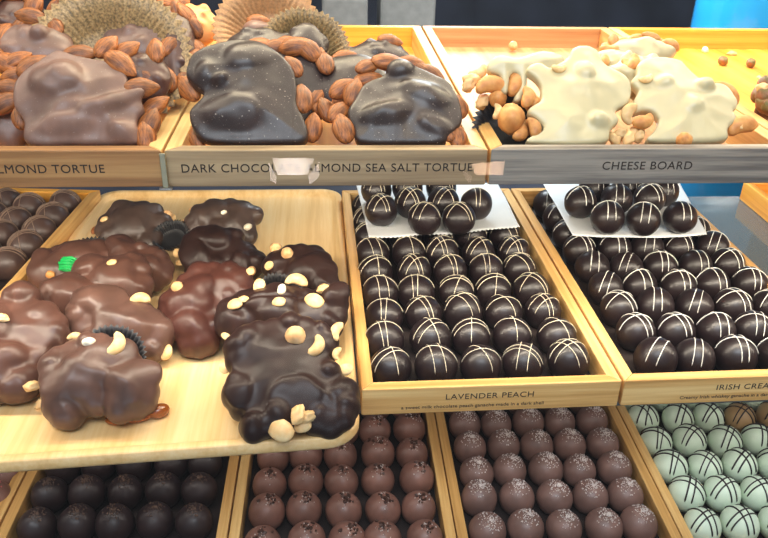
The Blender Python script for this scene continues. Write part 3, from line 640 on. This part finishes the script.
# ------------------------------------------------------------------ clusters on the serving tray
G3 = 'nut clusters on the serving tray'
K = dict(zfloor=PF, group=G3, rough=.0009)

ZP = (0, 180, 1.9216)
K = dict(zfloor=PF, group=G3, zoom=ZP, lobes=.0075, dome=.5, bsize=1.3, smooth=24, rough=.0013)
poured('grey sheened dark cluster at the back corner of the serving tray', [(183, 95), (205, 65), (230, 50), (265, 42), (300, 50), (318, 66), (330, 84), (314, 92), (312, 108), (303, 132), (280, 137), (255, 122), (225, 124), (198, 120)], 62, 'greyd', 101, th=.008, bumps=7, nuts=[('hazel', 322, 66, .2, 0, .9), ('cashew', 334, 74, -.2, 60, .9), ('half', 200, 75, .3, 30, .8), ('almond', 185, 95, -.2, 60, .7)], **K)
poured('grey sheened dark cluster behind the smooth dark one', [(356, 92), (365, 65), (400, 45), (445, 39), (485, 50), (507, 68), (495, 82), (488, 100), (482, 122), (440, 122), (378, 115)], 58, 'greyd', 102, th=.008, bumps=7, lift=.006, nuts=[('whalf', 430, 62, 1.1, 20, .6), ('whalf', 476, 90, 1.0, 30, .9), ('hazel', 370, 58, .1, 0, .7), ('hazel', 357, 80, 0, 0, .7)], **K)
poured('smooth near black cluster in front of the grey one', [(352, 152), (350, 122), (375, 104), (420, 96), (460, 99), (480, 124), (505, 143), (512, 166), (490, 185), (440, 190), (400, 192), (362, 182)], 56, 'dark', 103, th=.009, bumps=4, lift=.004, nuts=[('half', 340, 140, -.1, 80, .9), ('half', 346, 158, -.3, 20, .8), ('hazel', 482, 174, .4, 0, .9)], **K)
poured('long milk chocolate cluster along the back edge of the pile', [(55, 190), (70, 160), (92, 138), (130, 122), (175, 117), (215, 128), (240, 150), (235, 190), (180, 215), (120, 225), (70, 215)], 58, 'milk', 104, th=.009, bumps=5, lift=.004, nuts=[('hazelr', 97, 182, .9, 0, .55), ('half', 62, 188, .2, 70, .8)], **K)
poured('milk chocolate cluster with a round knob behind the pile', [(205, 140), (215, 118), (240, 112), (262, 124), (290, 130), (318, 140), (332, 165), (328, 190), (308, 208), (280, 212), (230, 200)], 58, 'milk', 114, th=.010, bumps=4, lift=.006, nuts=[], **K)
poured('milk chocolate cluster with a small nut in mid pile', [(138, 190), (165, 165), (205, 150), (235, 152), (262, 145), (282, 155), (292, 178), (294, 208), (285, 230), (250, 245), (195, 245), (150, 228)], 60, 'milk', 105, th=.010, bumps=5, lift=.014, nuts=[('half', 215, 158, 1.1, 20, .8)], **K)
poured('milk chocolate cluster below the green plastic tag', [(72, 218), (85, 200), (110, 194), (150, 192), (190, 196), (215, 210), (222, 250), (170, 268), (110, 262), (78, 245)], 62, 'milk', 106, th=.009, bumps=6, lift=.014, nuts=[], **K)
poured('big milk chocolate cluster cut by the frame edge', [(-5, 240), (20, 217), (45, 206), (72, 212), (85, 232), (108, 250), (126, 268), (130, 298), (118, 322), (98, 345), (84, 370), (78, 395), (62, 415), (35, 425), (0, 428), (-70, 420), (-95, 330), (-60, 260)], 62, 'milk', 107, th=.011, bumps=5, lift=.002, nuts=[('bit', 62, 396, .9, 20, 1.6), ('bit', 82, 428, -.4, 60, 1.7), ('bit', 4, 265, .8, 0, 1.4)], **K)
poured('plum brown cluster with a pale cashew on its top', [(128, 262), (135, 240), (155, 222), (180, 208), (212, 210), (240, 232), (275, 240), (303, 250), (318, 264), (337, 285), (332, 308), (318, 325), (305, 342), (280, 345), (240, 335), (180, 325), (140, 305)], 58, 'plum', 108, th=.011, bumps=6, lift=.004,
       nuts=[('cashew', 268, 226, .9, 185, 1.5, 0), ('cashew', 323, 330, .1, 80, 1.2), ('hazel', 335, 264, -.4, 0, .7)], **K)
poured('milk chocolate cluster at the front with caramel oozing out', [(95, 342), (118, 320), (158, 308), (195, 302), (225, 310), (250, 330), (275, 345), (292, 365), (305, 392), (304, 420), (290, 440), (262, 455), (230, 462), (205, 455), (180, 450), (158, 455), (146, 470), (116, 475), (95, 460), (87, 440), (95, 415), (80, 393), (80, 365)], 58, 'plum', 109, th=.012, bumps=7, bump_h=.9, lift=.002,
       nuts=[('cashew', 228, 316, 1.0, 75, 1.6, 10), ('cashew', 146, 300, .9, 170, 1.05), ('whalf', 170, 311, 1.1, 10, .9)], **K)
poured('reddish chocolate cluster between milk and dark piles', [(303, 245), (325, 215), (350, 185), (380, 168), (420, 164), (462, 168), (487, 195), (482, 230), (445, 250), (432, 290), (415, 322), (390, 337), (352, 332), (330, 308), (310, 275)], 60, 'red', 110, th=.011, bumps=4, lift=.002, nuts=[('hazel', 341, 206, .3, 0, .9), ('half', 334, 264, .1, 80, .7), ('half', 480, 176, .5, 30, .8)], **K)
poured('dark cluster with pale nuts at the back of the dark pile', [(503, 172), (515, 150), (545, 134), (585, 127), (620, 137), (638, 160), (642, 195), (655, 225), (610, 235), (560, 215), (530, 195)], 58, 'dark', 111, th=.010, bumps=4, lift=.004, nuts=[('hazel', 530, 131, .1, 0, 1.0), ('hazel', 552, 141, .4, 0, 1.0), ('half', 517, 164, .3, 60, .9)], **K)
poured('ridged dark cluster scattered with pale nuts above the largest', [(413, 268), (428, 240), (462, 220), (498, 208), (545, 206), (600, 214), (640, 205), (662, 225), (668, 252), (660, 278), (645, 300), (600, 310), (540, 315), (480, 312), (440, 306), (420, 292)], 56, 'dark', 112, th=.011, bumps=5, lift=.012, crease=.0012,
       nuts=[('cashew', 570, 190, .8, 170, 1.6, 0), ('half', 536, 234, 1.15, 5, 1.0), ('half', 604, 232, 1.0, -25, 1.5), ('whalf', 541, 210, 1.1, 75, .9), ('half', 498, 203, .6, 80, 1.2), ('half', 452, 238, .6, 25, 1.2), ('bit', 470, 230, .7, 0, 1.3), ('half', 436, 300, .3, 150, .9), ('bit', 620, 208, .6, 40, 1.4)], **K)
poured('largest dark cluster at the front corner of the serving tray', [(437, 318), (462, 292), (500, 276), (560, 266), (612, 278), (640, 295), (650, 320), (642, 345), (655, 372), (682, 402), (690, 436), (680, 470), (650, 490), (610, 490), (575, 470), (545, 486), (512, 496), (482, 502), (460, 482), (463, 460), (440, 445), (430, 415), (440, 385), (434, 350)], 60, 'dark', 117, th=.013, lift=.001, bumps=2, bump_h=.5,
       nuts=[('hazel', 568, 300, 1.0, 0, 1.35, 0), ('cashew', 612, 320, 1.0, 65, 1.5, 0), ('cashew', 644, 290, .5, 250, 1.3), ('cashew', 645, 333, .5, 250, .9), ('half', 664, 364, .4, 15, 1.1), ('half', 539, 480, .7, -30, 1.9, 25), ('half', 582, 472, .7, 20, 1.2), ('bit', 572, 450, 1.1, 80, 2.0), ('bit', 592, 455, .9, 30, 1.8), ('half', 432, 358, -.2, 90, 1.1)], **K)

# caramel puddle
b = None
cr = thing('caramel_drip', 'glossy caramel drip oozing under the front milk cluster', 'caramel', at_z(139, 421, PF+.001))
blob('caramel_pool', [((-.012, 0, .0012), (.0075, .0040, .0024), 0), ((.0, .002, .0014), (.008, .004, .0026), .3), ((.011, .005, .003), (.0065, .0045, .0045), .5), ((-.004, .004, .003), (.010, .003, .003), .2)], M['toffee'], cr, voxel=.0006, smooth=5)
for (cx, cy, zz, r_, el, az, lb) in [(112, 362, .022, .0205, 58, 8, 'black fluted paper cup rim between the two front milk clusters'), (92, 262, .010, .019, 66, 10, 'black fluted paper cup under the back milk cluster'), (173, 240, .009, .015, 62, -20, 'black fluted paper cup under the grey back cluster'), (278, 300, .020, .017, 55, 10, 'black fluted paper cup between the dark clusters')]:
    fluted_cup('paper_cup', lb, at_z(cx, cy, PF+zz), rot_of(el, az), r_*.72, r_, .008, M['blackcup'], pleats=38)
# green tag
gt = thing('plastic_tag', 'small bright green ribbed plastic tag on a milk cluster', 'tag', at_z(70, 265, PF+.031), rot_of(50, 15, -20)); gt.scale = (1.25, 1.25, 1.25)
for i in range(5):
    b = bmesh.new(); pts = [(-.0062+.002*abs(i-2)*.4, (i-2)*.0017, 0), (0, (i-2)*.0017+.0007, .0014), (.0062, (i-2)*.0017-.0006, 0)]
    tube(b, [Vector(p) for p in pts], .0009, 8, False); bm_obj('rib', b, M['green'], gt)
b = bmesh.new(); box(b, (-.0055, -.0042, -.0012), (.0055, .0042, .0002)); bevel(bm_obj('tag_plate', b, M['green'], gt, False), .0005)

# ------------------------------------------------------------------ truffles
RT = .0136
def truffle_mesh(name, seed, rxy=RT, h=.0250, egg=.06):
    b = bmesh.new(); bmesh.ops.create_uvsphere(b, u_segments=28, v_segments=18, radius=1)
    for v in b.verts:
        n = v.co.copy(); z = max(n.z, -.82)
        k = 1 + .035*noise.noise(n*1.3+Vector((seed*3.1, 0, 0))) - egg*max(0, n.z)**2*.6
        v.co = Vector((n.x*rxy*k, n.y*rxy*k, (z+.82)/1.82*h))
    me = bpy.data.meshes.new(name); b.to_mesh(me); b.free()
    for p in me.polygons: p.use_smooth = True
    return me
def surf(d, seed, rxy=RT, h=.0250, egg=.06, off=0.0):
    n = d.normalized(); z = max(n.z, -.82)
    k = 1 + .035*noise.noise(n*1.3+Vector((seed*3.1, 0, 0))) - egg*max(0, n.z)**2*.6
    p = Vector((n.x*rxy*k, n.y*rxy*k, (z+.82)/1.82*h)); c = Vector((0, 0, h*.45))
    return p + (p-c).normalized()*off
def drizzle_mesh(name, seed, nseed, planes, rad=.00042, zmin=-.15):
    """planes: (direction deg, tilt offset) arcs that cross the dome"""
    b = bmesh.new(); rd = random.Random(seed)
    for a, d in planes:
        u = Vector((math.cos(R(a)), math.sin(R(a)), 0)); w = Vector((-u.y, u.x, 0)); pts = []
        wob = rd.uniform(-.06, .06)
        for i in range(27):
            t = -1.35+2.7*i/26
            q = u*math.sin(t)*math.sqrt(max(.05, 1-d*d)) + w*(d+wob*t) + Vector((0, 0, 1))*math.cos(t)*math.sqrt(max(.05, 1-d*d))
            if q.z < zmin: continue
            pts.append(surf(q, nseed, off=rad*.3))
        if len(pts) > 3: tube(b, pts, rad*rd.uniform(.85, 1.2), 6)
    me = bpy.data.meshes.new(name); b.to_mesh(me); b.free()
    for p in me.polygons: p.use_smooth = True
    return me
def crumbs_mesh(name, seed, n, size, spread, nseed):
    b = bmesh.new(); rd = random.Random(seed)
    for i in range(n):
        a = rd.random()*6.28; q = abs(rd.gauss(0, spread)); q = min(q, .9)
        d = Vector((math.cos(a)*q+.08, math.sin(a)*q-.1, 1)); p = surf(d, nseed, off=size*.2); s = size*rd.uniform(.4, 1.2)
        mtx = Matrix.Translation(p) @ Euler((rd.random()*6, rd.random()*6, rd.random()*6)).to_matrix().to_4x4() @ Matrix.Diagonal((s, s*rd.uniform(.5, 1), s*rd.uniform(.4, .8), 1))
        bmesh.ops.create_cube(b, size=1.0, matrix=mtx)
    me = bpy.data.meshes.new(name); b.to_mesh(me); b.free(); return me

SHELLS = [truffle_mesh('truffle_shell', s) for s in range(4)]
def variants(kind):
    out = []; rd = random.Random(hash(kind) % 1000 if False else len(kind)*17)
    for i in range(8):
        s = i % 4; tops = []
        if kind == 'lav':
            a = rd.uniform(5, 150); b_ = a+rd.uniform(60, 105)
            pl = [(a, -.12+rd.uniform(-.25, .2)), (a+rd.uniform(-6, 6), rd.uniform(.15, .4))][:rd.choice((1, 2))] + [(b_, -.1+rd.uniform(-.15, .15)), (b_+rd.uniform(-5, 5), .28)][:rd.choice((1, 1, 1, 2))]
            tops.append(('drizzle', drizzle_mesh('drizzle', i, s, pl, rad=.00024), 'pale'))
        elif kind == 'irish':
            a = rd.uniform(70, 115); b_ = a+rd.uniform(70, 95)
            pl = [(a, -.22+rd.uniform(-.1, .1)), (a+rd.uniform(-5, 5), .16)] + [(b_, rd.uniform(-.35, .1))][:rd.choice((0, 1, 1))]
            tops.append(('drizzle', drizzle_mesh('drizzle', i+40, s, pl, rad=.00031), 'whiteline'))
        elif kind == 'fine':
            pl = [(20+rd.uniform(-5, 5), -.25+.16*j) for j in range(4)]+[(95, .3)]
            tops.append(('drizzle', drizzle_mesh('drizzle', i+80, s, pl, rad=.00030), 'fineline'))
        elif kind == 'mint':
            a = rd.uniform(15, 60); b_ = a+rd.uniform(60, 90)
            pl = [(a, -.28), (a+rd.uniform(-8, 8), .05), (a+rd.uniform(-6, 6), .36)][:2]+[(b_, -.2), (b_+rd.uniform(-8, 8), .22)]
            tops.append(('drizzle', drizzle_mesh('drizzle', i+120, s, pl, rad=.00058), 'darkline'))
        elif kind == 'salt':
            tops.append(('sea_salt', crumbs_mesh('sea_salt', i+160, 150, .00075, .46, s), 'salt'))
        elif kind == 'nib':
            tops.append(('cocoa_nib_crumb', crumbs_mesh('cocoa_nib_crumb', i+200, 16, .0022, .33, s), 'nib'))
            tops.append(('sugar_crumb', crumbs_mesh('sugar_crumb', i+230, 26, .0008, .36, s), 'salt'))
        elif kind == 'dark':
            tops.append(('sugar_crumb', crumbs_mesh('sugar_crumb', i+260, 90, .0009, .34, s), 'sugar'))
        elif kind == 'reddust':
            tops.append(('sugar_crumb', crumbs_mesh('sugar_crumb', i+290, 60, .0010, .34, s), 'pink'))
        out.append((SHELLS[s], tops))
    return out
VAR = {k: variants(k) for k in ('lav', 'irish', 'fine', 'mint', 'salt', 'nib', 'dark', 'reddust')}
ORD = 'first second third fourth fifth sixth seventh eighth ninth tenth eleventh'.split()
def truffle(kind, shell_mat, name, label, group, loc, s=1.0, rz=None):
    me, tops = random.choice(VAR[kind])
    key = (me.name, shell_mat)
    if key not in SHELLMAT:
        c = me.copy(); c.materials.append(M[shell_mat]); SHELLMAT[key] = c
    o = bpy.data.objects.new(name, SHELLMAT[key]); COL.objects.link(o)
    o.location = loc; o.scale = (s, s, s*random.uniform(.97, 1.04)); o.rotation_euler = (random.uniform(-.06, .06), random.uniform(-.06, .06), rz if rz is not None else random.uniform(-.45, .45))
    tag(o, label, 'truffle', group)
    for nm, tm, mk in tops:
        if not tm.materials: tm.materials.append(M[mk])
        t = bpy.data.objects.new(nm, tm); COL.objects.link(t); t.parent = o
        if nm in ('sea_salt', 'sugar_crumb', 'cocoa_nib_crumb'): t['kind'] = 'stuff'
    return o
SHELLMAT = {}
def grid(kind, mat, name, desc, group, x0, y0, dx, dy, zf, ncol, nrow, yaw, where, wall, skip=lambda c, r: False, jit=.0011, s=1.0, shear=0.0, rz=None, matf=None):
    for r_ in range(nrow):
        for c in range(ncol):
            if skip(c, r_): continue
            x = c*dx + random.uniform(-jit, jit) + shear*r_; y = r_*dy + random.uniform(-jit, jit)
            X = x0 + x*math.cos(yaw) - y*math.sin(yaw); Y = y0 + x*math.sin(yaw) + y*math.cos(yaw)
            d2, m2 = (desc, mat) if matf is None else matf(c, r_, desc, mat)
            truffle(kind, m2, name, f'{d2}, {ORD[r_]} row, {ORD[c]} from {wall}, {where}', group, (X, Y, zf), s*random.uniform(.97, 1.03), None if rz is None else rz+random.uniform(-.2, .2))

Z1 = SH[1]+.003; Z2 = SH[2]+.003
LV = 'truffles in the lavender peach tray'; IR = 'truffles in the irish cream tray'
grid('lav', 'ball', 'drizzled_truffle', 'cream drizzled truffle', LV, .0397, .4072, .0287, .0312, Z1, 5, 9, YW[1], 'lavender peach tray', 'serving tray', skip=lambda c, r: r >= 7 and 1 <= c <= 3)
grid('irish', 'ball', 'striped_truffle', 'white striped dark truffle', IR, .2108, .4085, .0283, .0315, Z1, 5, 9, YW[1], 'irish cream tray', 'lavender tray', skip=lambda c, r: r >= 7 and 1 <= c <= 3)
G4 = 'fine lined truffles'
for c in range(3):
    for r_ in range(7):
        o_ = lt_r - lx*(.0075+.0155+c*.0272) - ly*(.0075+.017+r_*.0285+(.0130 if c % 2 else 0))
        if c == 0 and r_ > 4: continue
        truffle('fine', 'balllined', 'lined_truffle', f'fine lined brown truffle, {ORD[r_]} from the back board, {ORD[c]} line from serving tray', G4, (o_.x, o_.y, Z1+.001*(c % 2)), 1.02)
grid('dark', 'ball2', 'dark_truffle', 'plain dark truffle', 'plain dark truffles', -.2100, .4240, .0278, .0305, Z2, 5, 5, YW[2], 'tray under serving tray', 'outer side')
grid('nib', 'ballmilk', 'nib_truffle', 'nib topped milk truffle', 'nib topped truffles', -.0472, .4285, .0283, .0302, Z2, 5, 5, YW[2], 'nib truffle tray', 'plain dark tray', s=.99)
grid('salt', 'ballsalt', 'salted_truffle', 'salt topped milk truffle', 'salt topped truffles', .1132, .4040, .0281, .0294, Z2, 5, 6, YW[2], 'salted truffle tray', 'nib tray')
def mintmat(c, r, d, m):
    return ('tan striped truffle', 'caramel') if (r == 4 and c >= 3) else (d, m)
grid('mint', 'mint', 'mint_truffle', 'dark striped mint white truffle', 'mint white truffles', .2722, .4000, .0285, .0304, Z2, 5, 6, YW[2], 'mint tray', 'salted tray', matf=mintmat)
# a row nearer the viewer for nib truffles
grid('nib', 'ballmilk', 'nib_truffle', 'nib topped milk truffle beside front board', 'nib topped truffles', -.0465, .3992, .0282, .03, Z2, 5, 1, YW[2], 'nib tray', 'dark tray', s=.99)
for i, (px, py) in enumerate([(4, 474), (-6, 498)]):
    p = at_z(px, py, Z2+.012)
    truffle('reddust', 'ballmilk', 'red_dusted_truffle', ['red dusted truffle cut by the frame edge on the deck', 'red dusted truffle nearer the front of its deck tray'][i], 'red dusted truffles', (p.x, p.y, Z2), 1.0)

# paper sheets on the truffles, with more truffles on them
def sheet(label, corners, z, serr=0.0009, dip=.0022, seed=0):
    FL, FR, BR, BL = corners; base = (FL+FR+BR+BL)/4
    b = bmesh.new(); nx, ny = 72, 26; g = []
    for j in range(ny+1):
        row = []
        for i in range(nx+1):
            u, v = i/nx, j/ny
            p = (FL*(1-u)+FR*u)*(1-v) + (BL*(1-u)+BR*u)*v
            p = p.copy(); p.z = z + dip*noise.noise(Vector((u*3.1+seed, v*3.7, .3)))*(.5+.5*(1-v))
            if j == 0: p.y += serr*(1 if i % 2 else -1) ; 
            p.y -= .006*math.sin(math.pi*u)*(1-v)
            row.append(b.verts.new(p-base))
        g.append(row)
    for j in range(ny):
        for i in range(nx): b.faces.new((g[j][i], g[j][i+1], g[j+1][i+1], g[j+1][i]))
    o = bm_obj('paper_sheet', b, M['paper']); o.location = base
    md = o.modifiers.new('sheet', 'SOLIDIFY'); md.thickness = .0002
    return tag(o, label, 'paper', None)
PZ = Z1 + .0268
sheet('white wavy paper sheet over the lavender peach truffles', (at_z(369, 236, PZ), at_z(520, 226, PZ), at_z(494, 176, PZ), at_z(355, 180, PZ)), PZ, seed=1)
sheet('white flat paper sheet over the irish cream truffles', (at_z(573, 235, PZ), at_z(707, 234, PZ), at_z(676, 176, PZ), at_z(541, 180, PZ)), PZ, dip=.0012, seed=4, serr=.0002)
PZT = PZ+.0016
lavp = [(381, 209, 'beside the paper edge, back from the front pair'), (411, 201, 'in the middle of the paper'), (424.5, 217.5, 'at the paper front, first of the pair'), (443, 200, 'behind the front pair, middle row'), (458.5, 216.5, 'at the paper front, second of the pair'), (475.6, 202.6, 'at the paper end by irish cream'), (376, 189, 'at the back corner by the serving tray'), (408, 187, 'at the back middle of the paper'), (441, 186, 'at the back of the paper')]
for px, py, w_ in lavp:
    p = at_z(px, py, PZT+.0125); truffle('lav', 'ball', 'drizzled_truffle', f'cream drizzled truffle on paper, {w_}, lavender tray', 'truffles on the lavender paper sheet', (p.x, p.y, PZT), .99)
irp = [(580, 201, 'beside the slanted paper edge'), (608, 217, 'first of the front row'), (644, 218, 'second of the front row'), (680, 216, 'third of the front row by the bare shelf'), (617, 197, 'behind the front row, near the slanted edge'), (649, 197, 'behind the front row, in the middle'), (663, 190, 'at the back by the bare shelf'), (594, 187, 'at the back near the slanted edge'), (629, 186, 'at the back middle')]
for px, py, w_ in irp:
    p = at_z(px, py, PZT+.0125); truffle('irish', 'ball', 'striped_truffle', f'white striped truffle on paper, {w_}, irish tray', 'truffles on the irish cream paper sheet', (p.x, p.y, PZT), 1.0)

# ------------------------------------------------------------------ behind the case
cn = thing('canister', 'tall glossy blue canister standing behind the case', 'canister', (.452, .83, .96))
b = bmesh.new(); bmesh.ops.create_cone(b, cap_ends=True, segments=64, radius1=.058, radius2=.058, depth=.30, matrix=Matrix.Translation((0, 0, .15)))
bevel(bm_obj('body', b, M['blue'], cn), .003)
b = bmesh.new(); bmesh.ops.create_cone(b, cap_ends=True, segments=64, radius1=.060, radius2=.060, depth=.018, matrix=Matrix.Translation((0, 0, .309)))
bevel(bm_obj('lid', b, M['steel'], cn), .002)
ct = thing('back_counter', 'dark counter running behind the display case', 'counter', (.1, .95, 0))
b = bmesh.new(); box(b, (-1.6, -.22, 0), (1.6, .45, .93)); bm_obj('counter_body', b, M['cabinet'], ct, False)
b = bmesh.new(); box(b, (-1.6, -.22, .93), (1.6, .45, .958)); bevel(bm_obj('countertop', b, M['slate'], ct, False), .003)
def prop(nm, lab, cat, px, py, w, h, Y, mat, zb=.958):
    p = at_y(px, py, Y); ww = w/F_PX*depth(p); hh = h/F_PX*depth(p)
    b = bmesh.new(); box(b, (-ww/2, -.04, 0), (ww/2, .04, max(.03, p.z+hh/2-zb))); o = bm_obj(nm, b, mat, None, False); o.location = (p.x, Y+.04, zb); bevel(o, .004); return tag(o, lab, cat)
prop('reflection_block', 'grey block for a blurred reflection behind the tray, beside the pink stripe', 'box', 345, 14, 46, 30, 1.15, M['box'])  # added grey blocks stand in for blurred reflection patches
prop('reflection_block', 'grey block for a pale blurred reflection behind the joint of two trays', 'box', 408, 13, 56, 34, 1.2, M['box'])

# ------------------------------------------------------------------ shop lamps seen in the pane
nrm = Vector((0, -1, .4)).normalized()
def mirrored(px, py, dist):
    d = ray(px, py).normalized(); P0 = Vector((0, .34, 1.2)); t = (P0-CAM).dot(nrm)/d.dot(nrm); hit = CAM+d*t; rr = d-2*d.dot(nrm)*nrm
    return hit+rr*dist
def lamp(label, quads, mats, dist):
    c = Vector((0, 0, 0)); cs = [mirrored(x, y, dist) for x, y in quads[0]]
    for q in cs: c += q/len(cs)
    rt = thing('pendant_lamp', label, 'lamp', c)
    for q, mt in zip(quads, mats):
        b = bmesh.new(); v = [b.verts.new(mirrored(x, y, dist)-c) for x, y in q]; b.faces.new(v); o = bm_obj('lamp_panel', b, mt, rt, False)
    b = bmesh.new(); tube(b, [Vector((0, -.03, .06)), Vector((0, -.03, .7))], .004, 8, False); bm_obj('cord', b, M['cabinet'], rt)
E1 = emis('lamp_glow', (1, .86, .78, 1), 14, s2=34); E1b = emis('lamp_side_glow', (1, .84, .78, 1), 15); E2 = emis('amber_glow', (1, .62, .40, 1), 7, s2=28); E2b = emis('amber_side_glow', (1, .66, .52, 1), 5)
lamp('white panelled pendant lamp hanging in the shop before the case', [[(272, 158), (315, 158), (307, 175), (277, 175)], [(268, 161), (277, 177), (276.5, 184.5), (270.5, 180)], [(319, 162), (308, 176), (309.5, 185), (319, 177)]], [E1, E1b, E1b], 2.0)
lamp('amber panelled pendant lamp hanging farther along the shop', [[(471, 164), (505, 161), (503, 175), (476, 175)], [(463, 171), (472, 176), (471, 183), (468, 183)]], [E2, E2b], 2.0)

# ------------------------------------------------------------------ light
def area(name, loc, target, size, energy, color, size_y=None):
    l = bpy.data.lights.new(name, 'AREA'); l.energy = energy; l.color = color; l.size = size
    if size_y: l.shape = 'RECTANGLE'; l.size_y = size_y
    o = bpy.data.objects.new(name, l); COL.objects.link(o); o.location = loc
    o.rotation_euler = (Vector(target)-Vector(loc)).to_track_quat('-Z', 'Y').to_euler(); return o
area('strip_light_top', (.15, .56, 1.52), (.15, .53, 1.2), 1.7, 3.6, (1, .88, .68), .04)
area('strip_light_rear', (.30, .66, 1.42), (.32, .58, 1.2), .9, 2.6, (1, .84, .56), .02)
area('strip_light_mid', (0, .40, 1.186), (0, .52, 1.05), 1.5, 3.7, (1, .88, .70), .012)
area('strip_light_low', (0, .42, 1.034), (0, .52, .9), 1.5, .55, (1, .92, .85), .012)
area('shop_window', (-.3, -.75, 3.0), (.1, .5, 1.0), 2.2, 62, (.82, .91, 1.0), .8)
area('low_daylight', (.1, -1.25, .50), (.1, .45, 1.02), 1.8, 13, (.66, .83, 1.0), .6)
area('canister_fill_light', (.16, .90, 1.40), (.44, .83, 1.0), .16, 3.4, (.85, .95, 1.0), .22)  # added fill, there only to brighten the canister and give it a highlight
w = bpy.data.worlds.new('shop'); SC.world = w; w.use_nodes = True
bg = w.node_tree.nodes['Background']; bg.inputs['Color'].default_value = (.80, .90, 1.0, 1); bg.inputs['Strength'].default_value = .32
SC.view_settings.view_transform = 'Standard'
SC.view_settings.exposure = 0.0
SC.cycles.use_denoising = True
SC.cycles.sample_clamp_indirect = 24

bpy.data.scenes.remove(TS)
